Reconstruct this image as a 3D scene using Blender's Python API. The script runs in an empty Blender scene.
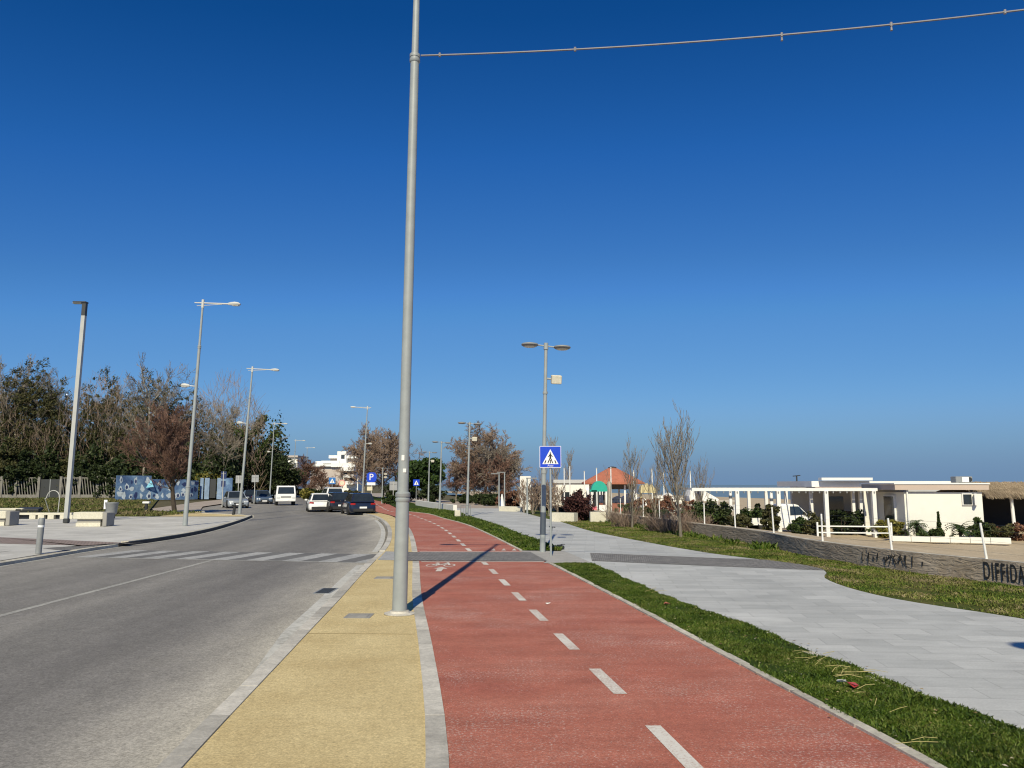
import bpy, math, random
import numpy as np
from mathutils import Vector, Matrix

random.seed(7)
rng = np.random.default_rng(11)
scene = bpy.context.scene
COL = scene.collection
R = math.radians

# ------------------------------------------------------------------ camera geometry
FPX, CX, CY, CAMH, HOR = 769.0, 512.0, 384.0, 2.0, 484.5
PITCH = math.atan((HOR - CY) / FPX)
CP, SP = math.cos(PITCH), math.sin(PITCH)

def ray(px, py):
    u, v = (px - CX) / FPX, (CY - py) / FPX
    return Vector((u, CP - v * SP, SP + v * CP))

def g(px, py, z=0.0):
    """where the sight line through a photo point meets the height z"""
    d = ray(px, py)
    t = (z - CAMH) / d.z
    return Vector((d.x * t, d.y * t, z))

def ay(px, py, Y):
    d = ray(px, py)
    t = Y / d.y
    return Vector((d.x * t, Y, CAMH + d.z * t))

def xat(px, Y, z=0.0):
    # lateral position seen in column px at distance Y and height z
    dep = Y * CP + (z - CAMH) * SP
    return (px - CX) / FPX * dep

# ------------------------------------------------------------------ materials
def _nt(name):
    m = bpy.data.materials.new(name)
    m.use_nodes = True
    nt = m.node_tree
    b = nt.nodes['Principled BSDF']
    return m, nt, b

def _noise(nt, vec, scale, detail=4, rough=.6):
    n = nt.nodes.new('ShaderNodeTexNoise')
    n.inputs['Scale'].default_value = scale
    n.inputs['Detail'].default_value = detail
    n.inputs['Roughness'].default_value = rough
    nt.links.new(vec, n.inputs['Vector'])
    return n.outputs['Fac']

def _ramp(nt, fac, stops):
    r = nt.nodes.new('ShaderNodeValToRGB')
    e = r.color_ramp.elements
    while len(e) < len(stops):
        e.new(.5)
    for i, (p, c) in enumerate(stops):
        e[i].position = p
        e[i].color = (c[0], c[1], c[2], 1)
    nt.links.new(fac, r.inputs['Fac'])
    return r.outputs['Color']

def _mix(nt, fac, a, b, mode='MIX'):
    n = nt.nodes.new('ShaderNodeMix')
    n.data_type = 'RGBA'
    n.blend_type = mode
    for s, v in ((0, fac), (6, a), (7, b)):
        if isinstance(v, (int, float)):
            n.inputs[s].default_value = v
        elif isinstance(v, tuple):
            n.inputs[s].default_value = (v[0], v[1], v[2], 1)
        else:
            nt.links.new(v, n.inputs[s])
    return n.outputs[2]

def _map(nt, fac, lo, hi, a=0., b=1.):
    n = nt.nodes.new('ShaderNodeMapRange')
    n.inputs[1].default_value = lo
    n.inputs[2].default_value = hi
    n.inputs[3].default_value = a
    n.inputs[4].default_value = b
    nt.links.new(fac, n.inputs[0])
    return n.outputs[0]

def _coord(nt, stretch=(1, 1, 1), rot=0):
    tc = nt.nodes.new('ShaderNodeTexCoord')
    mp = nt.nodes.new('ShaderNodeMapping')
    mp.inputs['Scale'].default_value = stretch
    mp.inputs['Rotation'].default_value = (0, 0, rot)
    nt.links.new(tc.outputs['Object'], mp.inputs['Vector'])
    return mp.outputs['Vector']

def _bump(nt, b, h, strength, dist=.02):
    n = nt.nodes.new('ShaderNodeBump')
    n.inputs['Strength'].default_value = strength
    n.inputs['Distance'].default_value = dist
    nt.links.new(h, n.inputs['Height'])
    nt.links.new(n.outputs['Normal'], b.inputs['Normal'])

def sc(c, k):
    return tuple(min(1., x * k) for x in c)

def mat(name, col, rough=.7, var=.12, scale=6., metal=0., bump=0., bscale=60., spec=.5, island=0.):
    m, nt, b = _nt(name)
    b.inputs['Roughness'].default_value = rough
    b.inputs['Metallic'].default_value = metal
    b.inputs['Specular IOR Level'].default_value = spec
    v = _coord(nt)
    f = _noise(nt, v, scale)
    c = _ramp(nt, f, [(.25, sc(col, 1 - var)), (.75, sc(col, 1 + var))])
    if island:
        ge = nt.nodes.new('ShaderNodeNewGeometry')
        k = _map(nt, ge.outputs['Random Per Island'], 0, 1, 1 - island, 1 + island)
        c = _mix(nt, 1., c, k, 'MULTIPLY')
    nt.links.new(c, b.inputs['Base Color'])
    if bump:
        gr = _noise(nt, v, bscale * .6, 4, .8)
        c = _mix(nt, 1., c, _map(nt, gr, .3, .7, .82, 1.18), 'MULTIPLY')
        st = _map(nt, _noise(nt, v, scale * .6, 8, .8), .60, .72, 0., .35)
        c = _mix(nt, st, c, sc(col, .5))
        nt.links.new(c, b.inputs['Base Color'])
        _bump(nt, b, gr, bump)
    return m

def leafmat(name, cols, rough=.6, patch=0., pscale=.7):
    """leaf, twig and blade colours: every leaf its own tone"""
    m, nt, b = _nt(name)
    b.inputs['Roughness'].default_value = rough
    b.inputs['Specular IOR Level'].default_value = .25
    ge = nt.nodes.new('ShaderNodeNewGeometry')
    n = len(cols)
    v = _coord(nt)
    fac = ge.outputs['Random Per Island']
    if patch:
        mx = nt.nodes.new('ShaderNodeMath'); mx.operation = 'MULTIPLY_ADD'
        nt.links.new(_map(nt, _noise(nt, v, pscale, 5, .6), .3, .7, -.5 * patch, patch), mx.inputs[0]); mx.inputs[1].default_value = 1.
        nt.links.new(_map(nt, fac, 0, 1, 0, 1 - patch * .5), mx.inputs[2])
        fac = mx.outputs[0]
    c = _ramp(nt, fac, [(i / max(1, n - 1), cc) for i, cc in enumerate(cols)])
    f = _noise(nt, v, .9, 2)
    c = _mix(nt, 1., c, _map(nt, f, .3, .7, .75, 1.25), 'MULTIPLY')
    nt.links.new(c, b.inputs['Base Color'])
    return m

def paint(name, col, rough=.3, metal=0.):
    m, nt, b = _nt(name)
    b.inputs['Roughness'].default_value = rough
    b.inputs['Metallic'].default_value = metal
    b.inputs['Coat Weight'].default_value = .5
    b.inputs['Coat Roughness'].default_value = .08
    v = _coord(nt)
    c = _ramp(nt, _noise(nt, v, 3), [(.3, sc(col, .94)), (.7, sc(col, 1.05))])
    nt.links.new(c, b.inputs['Base Color'])
    return m

def _mul(nt, c, f, lo, hi, a=.32, b=.68):
    return _mix(nt, 1., c, _map(nt, f, a, b, lo, hi), 'MULTIPLY')

def road_mat():
    """asphalt: darker worn lanes, paler centre, pale dust towards the right kerb; uv.x = metres to that kerb"""
    m, nt, b = _nt('asphalt')
    b.inputs['Roughness'].default_value = .9
    b.inputs['Specular IOR Level'].default_value = .25
    v = _coord(nt)
    uv = nt.nodes.new('ShaderNodeUVMap')
    sx = nt.nodes.new('ShaderNodeSeparateXYZ')
    nt.links.new(uv.outputs['UV'], sx.inputs[0])
    ad = nt.nodes.new('ShaderNodeMath'); ad.operation = 'MULTIPLY_ADD'
    nt.links.new(_noise(nt, _coord(nt, (1, .35, 1)), 1.1, 6, .7), ad.inputs[0]); ad.inputs[1].default_value = 1.5
    nt.links.new(sx.outputs[0], ad.inputs[2])
    d = _map(nt, ad.outputs[0], .75, 10.75)
    c = _ramp(nt, d, [(0., (0.425, 0.397, 0.339)), (.05, (0.345, 0.322, 0.282)), (.10, (0.255, 0.240, 0.217)), (.16, (0.193, 0.183, 0.171)), (.24, (0.172, 0.163, 0.154)), (.34, (0.190, 0.181, 0.169)), (.44, (0.230, 0.218, 0.201)), (.58, (0.190, 0.181, 0.169)), (.72, (0.224, 0.213, 0.196)), (.88, (0.259, 0.245, 0.224))])
    c = _mul(nt, c, _noise(nt, _coord(nt, (1.0, .12, 1), R(3)), 1.1, 6), .86, 1.14)
    c = _mul(nt, c, _noise(nt, v, 2.2, 7, .75), .91, 1.09)
    c = _mul(nt, c, _noise(nt, v, 16, 4, .8), .85, 1.15)
    fine = _noise(nt, v, 45, 3, .8)
    c = _mul(nt, c, fine, .62, 1.38)
    dk = _map(nt, _noise(nt, v, 2.6, 9, .78), .665, .70, 0., .55)
    c = _mix(nt, dk, c, (.055, .052, .048))
    nt.links.new(c, b.inputs['Base Color'])
    _bump(nt, b, fine, .35, .01)
    return m

def lane_mat():
    m, nt, b = _nt('red_asphalt')
    b.inputs['Roughness'].default_value = .88
    b.inputs['Specular IOR Level'].default_value = .3
    v = _coord(nt)
    big = _noise(nt, _coord(nt, (.7, 1.5, 1)), .7, 6, .65)
    fine = _noise(nt, v, 60, 3, .7)
    c = _ramp(nt, big, [(.3, (.335, .104, .072)), (.5, (.378, .128, .086)), (.72, (.42, .162, .114))])
    c = _mix(nt, 1., c, _map(nt, fine, .3, .7, .80, 1.2), 'MULTIPLY')
    # worn aggregate: pale grains, denser in worn patches
    vo = nt.nodes.new('ShaderNodeTexNoise')
    vo.inputs['Scale'].default_value = 38; vo.inputs['Detail'].default_value = 5; vo.inputs['Roughness'].default_value = .75
    nt.links.new(v, vo.inputs['Vector'])
    wear = _noise(nt, v, .55, 6, .7)
    ad = nt.nodes.new('ShaderNodeMath'); ad.operation = 'MULTIPLY_ADD'
    nt.links.new(wear, ad.inputs[0]); ad.inputs[1].default_value = .42
    nt.links.new(vo.outputs['Fac'], ad.inputs[2])
    wf = _map(nt, ad.outputs[0], .755, .86, 0., .75)
    c = _mix(nt, wf, c, (.56, .42, .37))
    dk = _map(nt, _noise(nt, v, 3.4, 9, .8), .64, .70, 0., .5)
    c = _mix(nt, dk, c, (.15, .06, .05))
    c = _mul(nt, c, _noise(nt, v, 15, 4, .8), .84, 1.16)
    c = _mul(nt, c, _noise(nt, _coord(nt, (.25, 2.2, 1)), 1.3, 5), .90, 1.10)
    c = _mul(nt, c, _noise(nt, v, 1.7, 6, .7), .90, 1.10)
    nt.links.new(c, b.inputs['Base Color'])
    _bump(nt, b, fine, .4, .01)
    return m

def grain_mat(name, stops, bigscale=.8, fscale=55, grain=.22, bump=.4, stretch=(1, 1, 1), dark=None):
    m, nt, b = _nt(name)
    b.inputs['Roughness'].default_value = .9
    b.inputs['Specular IOR Level'].default_value = .25
    v = _coord(nt)
    big = _noise(nt, _coord(nt, stretch), bigscale, 7, .65)
    fine = _noise(nt, v, fscale, 4, .75)
    c = _ramp(nt, big, stops)
    c = _mix(nt, 1., c, _map(nt, fine, .3, .7, 1 - grain, 1 + grain), 'MULTIPLY')
    c = _mul(nt, c, _noise(nt, v, fscale * .3, 4, .8), 1 - grain * .5, 1 + grain * .5)
    if dark:
        dk = _map(nt, _noise(nt, v, dark[0], 8, .8), dark[1], dark[1] + .06, 0., .6)
        c = _mix(nt, dk, c, dark[2])
    nt.links.new(c, b.inputs['Base Color'])
    if bump:
        _bump(nt, b, fine, bump, .01)
    return m

def slab_mat(name, ca, cb, mortar, w, h, rot=0., msize=.01, offs=.5, bump=.3, var=.15, big=.5):
    """stone slabs or setts"""
    m, nt, b = _nt(name)
    b.inputs['Roughness'].default_value = .75
    b.inputs['Specular IOR Level'].default_value = .3
    v = _coord(nt, (1, 1, 1), rot)
    br = nt.nodes.new('ShaderNodeTexBrick')
    br.offset = offs
    br.inputs['Scale'].default_value = 1
    br.inputs['Color1'].default_value = (*ca, 1)
    br.inputs['Color2'].default_value = (*cb, 1)
    br.inputs['Mortar'].default_value = (*mortar, 1)
    br.inputs['Mortar Size'].default_value = msize
    br.inputs['Mortar Smooth'].default_value = .3
    br.inputs['Brick Width'].default_value = w
    br.inputs['Row Height'].default_value = h
    nt.links.new(v, br.inputs['Vector'])
    c = _mix(nt, 1., br.outputs['Color'], _map(nt, _noise(nt, v, big, 6, .7), .3, .7, 1 - var, 1 + var), 'MULTIPLY')
    c = _mix(nt, 1., c, _map(nt, _noise(nt, v, 45, 3, .7), .3, .7, .9, 1.1), 'MULTIPLY')
    c = _mul(nt, c, _noise(nt, _coord(nt, (.5, 2, 1), rot), 2.5, 6, .75), 1 - var * .6, 1 + var * .6)
    st = _map(nt, _noise(nt, v, 1.9, 9, .8), .63, .72, 0., .3)
    c = _mix(nt, st, c, sc(ca, .5))
    nt.links.new(c, b.inputs['Base Color'])
    if bump:
        n = nt.nodes.new('ShaderNodeMath'); n.operation = 'SUBTRACT'; n.inputs[0].default_value = 1
        nt.links.new(br.outputs['Fac'], n.inputs[1])
        _bump(nt, b, n.outputs[0], bump, .01)
    return m

def soil_mat(name, stops, scale=.9, dist=1.):
    m, nt, b = _nt(name)
    b.inputs['Roughness'].default_value = 1.
    b.inputs['Specular IOR Level'].default_value = .1
    v = _coord(nt)
    c = _ramp(nt, _noise(nt, v, scale, 8, .7), stops)
    c = _mix(nt, 1., c, _map(nt, _noise(nt, v, 25, 4, .8), .3, .7, .7, 1.3), 'MULTIPLY')
    nt.links.new(c, b.inputs['Base Color'])
    _bump(nt, b, _noise(nt, v, 18, 5, .8), .8, .04)
    return m

def worn_paint(name, col, under, amt=.5, scale=30):
    m, nt, b = _nt(name)
    b.inputs['Roughness'].default_value = .85
    v = _coord(nt)
    f = _noise(nt, v, scale, 6, .8)
    big = _noise(nt, v, 1.2, 4)
    ad = nt.nodes.new('ShaderNodeMath'); ad.operation = 'MULTIPLY_ADD'
    nt.links.new(big, ad.inputs[0]); ad.inputs[1].default_value = .5
    nt.links.new(f, ad.inputs[2])
    w = _map(nt, ad.outputs[0], .80 - .22 * amt, .98 - .1 * amt, 0., .85)
    c = _mix(nt, w, col, under)
    nt.links.new(c, b.inputs['Base Color'])
    return m

def glass(name, col=(.02, .026, .03), rough=.06):
    m, nt, b = _nt(name)
    v = _coord(nt)
    c = _ramp(nt, _noise(nt, v, 2), [(.3, sc(col, .8)), (.7, sc(col, 1.3))])
    nt.links.new(c, b.inputs['Base Color'])
    b.inputs['Roughness'].default_value = rough
    b.inputs['Specular IOR Level'].default_value = .7
    return m

def sea_mat():
    m, nt, b = _nt('sea_water')
    v = _coord(nt)
    c = _ramp(nt, _noise(nt, v, .05, 3), [(.3, (.13, .20, .255)), (.7, (.16, .235, .29))])
    nt.links.new(c, b.inputs['Base Color'])
    b.inputs['Roughness'].default_value = .5
    b.inputs['Specular IOR Level'].default_value = .3
    _bump(nt, b, _noise(nt, v, .8, 6, .7), .3, .2)
    return m

M = {}
M['asphalt'] = road_mat()
M['red'] = lane_mat()
M['yellow'] = grain_mat('yellow_asphalt', [(.3, (.48, .37, .182)), (.5, (.56, .447, .232)), (.72, (.64, .52, .28))], .8, 42, .34, .5, (1, 1, 1), (2.3, .70, (.25, .19, .09)))
M['kerb'] = mat('kerb_stone', (.455, .43, .38), .85, .22, 4, 0, .3, 40, .3, .2)
M['kerb_cream'] = mat('pale_kerb', (.47, .44, .37), .9, .22, 7, 0, .5, 30, .3, .15)
M['gutter'] = worn_paint('faded_edge_paint', (.55, .54, .50), (.30, .29, .26), .5, 9)
M['gutter_dirt'] = grain_mat('gutter_dirt', [(.3, (.13, .12, .10)), (.7, (.27, .25, .215))], 2.5, 30, .3, .3)
M['white_paint'] = worn_paint('white_road_paint', (.66, .63, .57), (.36, .22, .17), .55, 34)
M['line_paint'] = worn_paint('old_line_paint', (.43, .42, .38), (.2, .195, .18), .75, 14)
M['zebra_pale'] = worn_paint('zebra_pale_paint', (.43, .425, .41), (.21, .21, .205), .7, 10)
M['zebra_dark'] = grain_mat('zebra_dark_paint', [(.3, (.130, .128, .126)), (.7, (.178, .174, .168))], 1.2, 30, .15, .1)
M['promenade'] = slab_mat('grey_slabs', (.395, .40, .39), (.485, .488, .475), (.31, .31, .30), .8, .4, R(6), .006, .37, .15, .15, .45)
M['tan_paving'] = slab_mat('tan_paving', (.36, .30, .25), (.42, .36, .30), (.3, .26, .22), .8, .4, .2, .01)
M['pave_left'] = slab_mat('pale_slabs', (.47, .455, .42), (.56, .545, .505), (.36, .35, .32), .9, .6, 0., .008, .5, .15, .14, .35)
M['sett'] = slab_mat('grey_setts', (.19, .18, .165), (.30, .285, .265), (.10, .095, .09), .11, .11, R(8), .014, .5, .8, .12, 1.)
M['sett_brown'] = slab_mat('brown_setts', (.25, .19, .165), (.32, .25, .22), (.15, .12, .10), .12, .12, 0, .012, .5, .6, .12, 1.)
M['apron'] = mat('pale_concrete', (.36, .345, .32), .9, .15, 3, 0, .3, 40)
M['soil_grass'] = soil_mat('grassy_soil', [(.3, (.022, .042, .006)), (.55, (.04, .065, .010)), (.75, (.08, .075, .035))], 2.5)
M['soil_dry'] = soil_mat('dry_grassy_soil', [(.28, (.035, .065, .010)), (.48, (.075, .095, .02)), (.62, (.14, .125, .045)), (.8, (.20, .16, .09))], .8)
M['soil_left'] = soil_mat('rough_lawn_soil', [(.28, (.05, .065, .015)), (.5, (.095, .10, .03)), (.65, (.15, .12, .055)), (.8, (.19, .15, .085))], .22)
M['earth'] = soil_mat('bare_land', [(.3, (.08, .075, .045)), (.7, (.15, .13, .08))], .1)
M['sand'] = grain_mat('sand', [(.3, (.40, .32, .21)), (.5, (.46, .37, .25)), (.72, (.52, .43, .30))], .5, 14, .16, .8, (1, 1, 1), (1.7, .66, (.2, .16, .1)))
M['sea'] = sea_mat()
M['steel'] = mat('painted_grey_steel', (.285, .31, .315), .5, .10, 5)
M['galv'] = mat('pale_grey_steel', (.52, .52, .49), .5, .07, 3)
M['post_grey'] = mat('pale_post_grey', (.40, .405, .39), .5, .07, 3)
M['galv_dark'] = mat('grey_steel', (.22, .23, .235), .55, .1, 5)
M['black'] = mat('black_metal', (.022, .024, .026), .5, .2, 5)
M['dark_plate'] = mat('dark_head', (.04, .042, .042), .5, .1, 5)
M['lens'] = mat('lamp_lens', (.5, .5, .45), .25, .05, 5)
M['white_metal'] = mat('white_lacquer', (.74, .74, .72), .5, .05, 2)
M['white_wall'] = mat('white_render', (.74, .725, .665), .85, .07, .8)
M['white_roof'] = mat('white_roof', (.78, .77, .74), .7, .04, 1)
M['beige'] = mat('beige_fascia', (.48, .39, .33), .8, .05, 1)
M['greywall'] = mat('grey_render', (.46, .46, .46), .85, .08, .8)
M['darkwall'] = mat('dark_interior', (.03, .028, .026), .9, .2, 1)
M['stone_bench'] = mat('cream_stone', (.58, .55, .45), .8, .08, 2, 0, .2, 30)
M['stone_grey'] = mat('grey_stone', (.27, .26, .24), .85, .1, 2)
M['kerb_shade'] = mat('shaded_kerb_face', (.055, .052, .05), .9, .3, 2, 0, .3, 30)  # kerb stone with the shade of its face put into the colour
M['fence_concrete'] = mat('old_fence_concrete', (.20, .19, .17), .9, .25, 2, 0, .4, 25)
M['concrete'] = mat('weathered_concrete', (.30, .285, .255), .9, .18, 3, 0, .4, 25)
M['blue_sign'] = mat('blue_sign_face', (.008, .055, .55), .35, .04, 2)
M['blue_pale'] = mat('faded_blue_sign_face', (.03, .16, .45), .35, .04, 2)
M['sign_white'] = mat('white_sign_face', (.80, .80, .80), .4, .03, 2)
M['sign_black'] = mat('black_sign_print', (.012, .012, .014), .5, .1, 2)
M['sign_back'] = mat('sign_back', (.30, .31, .32), .5, .08, 2)
M['red_sign'] = mat('faded_red_sign', (.62, .30, .26), .5, .1, 4)
M['cream_plate'] = mat('cream_plate', (.62, .58, .42), .5, .1, 4)
M['glass'] = glass('dark_glass')
M['tyre'] = mat('rubber', (.018, .018, .018), .85, .2, 5)
M['rim'] = mat('alloy_rim', (.32, .33, .34), .4, .1, 5, .6)
M['car_silver'] = paint('silver_car_paint', (.33, .36, .38), .35, .3)
M['car_white'] = paint('white_car_paint', (.78, .78, .76), .35)
M['car_navy'] = paint('navy_car_paint', (.010, .014, .032), .25)
M['car_black'] = paint('black_car_paint', (.014, .014, .016), .25)
M['car_slate'] = paint('slate_car_paint', (.10, .14, .19), .35, .3)
M['trim'] = mat('black_trim', (.02, .02, .02), .6, .1, 5)
M['red_lens'] = mat('red_lamp', (.35, .015, .012), .25, .1, 5)
M['head_lens'] = mat('clear_lamp', (.62, .64, .66), .15, .05, 5)
M['thatch'] = leafmat('thatch_straw', [(.15, .11, .07), (.25, .19, .125), (.33, .265, .18)], .9)
M['terracotta'] = mat('orange_roof_tile', (.42, .145, .085), .8, .12, 2, 0, .3, 12)
M['teal'] = mat('teal_plastic', (.02, .36, .27), .4, .05, 2)
M['pink'] = mat('pink_panel', (.60, .14, .18), .5, .08, 2)
M['yellow_plastic'] = mat('pale_yellow_plastic', (.56, .48, .27), .5, .08, 2)
M['redwood'] = mat('red_brown_wood', (.26, .09, .055), .7, .2, 4)
M['dark_timber'] = mat('dark_timber', (.07, .05, .04), .8, .2, 4)
M['mural_blue'] = grain_mat('mural_blue', [(.35, (.04, .075, .17)), (.5, (.085, .15, .28)), (.65, (.17, .27, .40))], .55, 9, .15, 0)
M['mural_navy'] = mat('mural_navy', (.015, .03, .11), .8, .25, 2)
M['panel_pale'] = mat('pale_blue_panel', (.20, .28, .40), .8, .3, 2.5)
M['mural_pale'] = mat('mural_pale', (.42, .48, .54), .8, .25, 2.5)
M['mural_sky'] = mat('mural_sky_blue', (.22, .55, .72), .6, .04, 2)
M['plaster'] = mat('hotel_white', (.80, .80, .78), .8, .04, .2)
M['hotel_dark'] = glass('hotel_windows', (.05, .06, .07), .2)
M['hotel_tan'] = mat('hotel_tan', (.46, .40, .36), .8, .1, .5)
M['bark'] = mat('grey_bark', (.19, .165, .13), .95, .25, 3, 0, .6, 14)
M['bark_pale'] = mat('pale_bark', (.36, .33, .27), .95, .2, 3, 0, .6, 14)
M['bark_dark'] = mat('dark_bark', (.07, .055, .042), .95, .25, 3, 0, .6, 14)
M['twig_grey'] = leafmat('grey_twigs', [(.16, .135, .11), (.25, .21, .17), (.34, .295, .24)], .9)
M['twig_poplar'] = leafmat('poplar_twigs', [(.12, .105, .085), (.18, .155, .125), (.25, .215, .175)], .9)
M['twig_brown'] = leafmat('brown_twigs', [(.17, .12, .09), (.26, .19, .145), (.35, .265, .21)], .9)
M['twig_red'] = leafmat('red_brown_twigs', [(.11, .065, .05), (.18, .105, .08), (.25, .155, .12)], .9)
M['leaf_dark'] = leafmat('dark_leaves', [(.010, .018, .006), (.022, .036, .011), (.045, .06, .018)], .6)
M['leaf_olive'] = leafmat('olive_leaves', [(.024, .028, .010), (.055, .057, .019), (.10, .09, .038)], .7)
M['leaf_ivy'] = leafmat('ivy_leaves', [(.018, .035, .008), (.045, .07, .014), (.09, .115, .03)], .55)
M['leaf_pine'] = leafmat('pine_needles', [(.010, .022, .006), (.025, .05, .010), (.05, .085, .016)], .6)
M['leaf_green'] = leafmat('shrub_leaves', [(.015, .032, .009), (.035, .06, .015), (.07, .095, .03)], .55)
M['leaf_yellow'] = leafmat('yellow_green_leaves', [(.07, .08, .015), (.16, .15, .03), (.24, .20, .05)], .6)
M['leaf_red'] = leafmat('dark_red_leaves', [(.030, .010, .010), (.06, .022, .020), (.09, .04, .032)], .7)
M['leaf_rust'] = leafmat('rust_leaves', [(.10, .045, .03), (.18, .08, .05), (.22, .13, .08)], .8)
M['blade'] = leafmat('grass_blades', [(.018, .040, .003), (.040, .076, .006), (.075, .115, .012), (.15, .16, .045)], .6, .45, 1.6)
M['blade_dry'] = leafmat('dry_grass_blades', [(.042, .080, .009), (.080, .118, .016), (.118, .138, .026), (.165, .155, .055), (.22, .18, .10)], .8, .8, .75)
M['blade_left'] = leafmat('lawn_blades', [(.045, .070, .012), (.085, .105, .025), (.13, .12, .045), (.19, .15, .085)], .8, .8, .16)
M['straw'] = mat('dry_straw', (.42, .36, .15), .9, .15, 5)
M['wrapper_red'] = mat('red_wrapper', (.45, .06, .05), .4, .2, 20)
M['paper'] = mat('white_paper', (.74, .73, .70), .8, .08, 9)
M['graffiti'] = mat('black_spray_paint', (.015, .014, .013), .7, .3, 9)
M['cable'] = mat('pale_cable', (.20, .20, .22), .6, .1, 9)
M['band'] = mat('dark_band', (.07, .085, .11), .5, .1, 9)

# ------------------------------------------------------------------ mesh builder
def fastmesh(name, V, F):
    """V (n,3), F (m,k) numpy -> mesh"""
    V = np.ascontiguousarray(V, dtype=np.float32); F = np.ascontiguousarray(F, dtype=np.int32)
    me = bpy.data.meshes.new(name)
    me.vertices.add(len(V)); me.vertices.foreach_set('co', V.ravel())
    k = F.shape[1]
    me.loops.add(F.size); me.loops.foreach_set('vertex_index', F.ravel())
    me.polygons.add(len(F)); me.polygons.foreach_set('loop_start', np.arange(0, F.size, k, dtype=np.int32))
    me.update(calc_edges=True)
    return me

def link(name, me, m, parent=None, smooth=False):
    o = bpy.data.objects.new(name, me)
    COL.objects.link(o)
    if m is not None and not me.materials:
        me.materials.append(m)
    if smooth:
        me.polygons.foreach_set('use_smooth', [True] * len(me.polygons))
        me.set_sharp_from_angle(angle=R(40))
    if parent is not None:
        o.parent = parent
    return o

class MB:
    def __init__(s):
        s.v = []; s.f = []
    def add(s, vs, fs):
        n = len(s.v)
        s.v += [tuple(x) for x in vs]
        s.f += [tuple(i + n for i in f) for f in fs]
        return s
    def box(s, c, d, rz=0., rx=0., bev=0.):
        x, y, z = d[0] / 2, d[1] / 2, d[2] / 2
        mt = Matrix.Rotation(rz, 3, 'Z') @ Matrix.Rotation(rx, 3, 'X')
        if bev:
            b = min(bev, x * .45, y * .45, z * .45)
            P = []
            for zz, q in ((-z, b), (-z + b, 0), (z - b, 0), (z, b)):
                for (ax, ayy) in ((-x + q + b, -y + q), (x - q - b, -y + q), (x - q, -y + q + b), (x - q, y - q - b), (x - q - b, y - q), (-x + q + b, y - q), (-x + q, y - q - b), (-x + q, -y + q + b)):
                    P.append(Vector(c) + mt @ Vector((ax, ayy, zz)))
            F = [tuple(range(7, -1, -1)), tuple(range(24, 32))]
            for l in range(3):
                for i in range(8):
                    j = (i + 1) % 8
                    F.append((l * 8 + i, l * 8 + j, l * 8 + 8 + j, l * 8 + 8 + i))
            return s.add(P, F)
        P = [Vector(c) + mt @ Vector((a * x, b * y, e * z)) for e in (-1, 1) for a, b in ((-1, -1), (1, -1), (1, 1), (-1, 1))]
        return s.add(P, [(3, 2, 1, 0), (4, 5, 6, 7), (0, 1, 5, 4), (1, 2, 6, 5), (2, 3, 7, 6), (3, 0, 4, 7)])
    def cyl(s, a, b, r0, r1=None, n=10, cap=True):
        r1 = r0 if r1 is None else r1
        a, b = Vector(a), Vector(b)
        d = (b - a).normalized()
        t = Vector((1, 0, 0)) if abs(d.x) < .8 else Vector((0, 1, 0))
        u = d.cross(t).normalized(); w = d.cross(u)
        P = [p + (u * math.cos(6.28318 * i / n) + w * math.sin(6.28318 * i / n)) * r for p, r in ((a, r0), (b, r1)) for i in range(n)]
        F = [(i, i + n, (i + 1) % n + n, (i + 1) % n) for i in range(n)]
        if cap:
            F += [tuple(range(n)), tuple(range(2 * n - 1, n - 1, -1))]
        return s.add(P, F)
    def tube(s, pts, r, n=6):
        for a, b in zip(pts, pts[1:]):
            s.cyl(a, b, r, r, n)
        return s
    def lathe(s, prof, c=(0, 0, 0), n=16):
        c = Vector(c); P = []
        for r, z in prof:
            P += [c + Vector((r * math.cos(6.28318 * i / n), r * math.sin(6.28318 * i / n), z)) for i in range(n)]
        F = []
        for l in range(len(prof) - 1):
            F += [(l * n + i, l * n + (i + 1) % n, l * n + n + (i + 1) % n, l * n + n + i) for i in range(n)]
        F += [tuple(range(n - 1, -1, -1)), tuple(range((len(prof) - 1) * n, len(prof) * n))]
        return s.add(P, F)
    def prism(s, poly, off):
        n = len(poly); off = Vector(off)
        P = [Vector(p) for p in poly] + [Vector(p) + off for p in poly]
        F = [tuple(range(n - 1, -1, -1)), tuple(range(n, 2 * n))] + [(i, (i + 1) % n, (i + 1) % n + n, i + n) for i in range(n)]
        return s.add(P, F)
    def quad(s, *p):
        return s.add(p, [tuple(range(len(p)))])
    def loft(s, rings, cap=True):
        n = len(rings[0]); P = [p for r in rings for p in r]; F = []
        for l in range(len(rings) - 1):
            F += [(l * n + i, l * n + (i + 1) % n, l * n + n + (i + 1) % n, l * n + n + i) for i in range(n)]
        if cap:
            F += [tuple(range(n - 1, -1, -1)), tuple(range((len(rings) - 1) * n, len(rings) * n))]
        return s.add(P, F)
    def build(s, name, m, parent=None, smooth=False):
        me = bpy.data.meshes.new(name)
        me.from_pydata([tuple(v) for v in s.v], [], s.f)
        me.update()
        import bmesh
        bm = bmesh.new(); bm.from_mesh(me); bmesh.ops.recalc_face_normals(bm, faces=bm.faces); bm.to_mesh(me); bm.free()
        return link(name, me, m, parent, smooth)

def thing(name, label, cat, loc=(0, 0, 0), rz=0., group=None, rot=None, scale=1.):
    o = bpy.data.objects.new(name, None)
    o.empty_display_size = .3
    COL.objects.link(o)
    o.location = loc
    o.rotation_euler = rot if rot else (0, 0, rz)
    o.scale = (scale, scale, scale) if isinstance(scale, (int, float)) else scale
    return tag(o, label, cat, group)

def tag(o, label, cat, group=None):
    o['label'] = label; o['category'] = cat
    if group:
        o['group'] = group
    return o

def struct(o, kind='structure'):
    o['kind'] = kind
    return o

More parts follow.
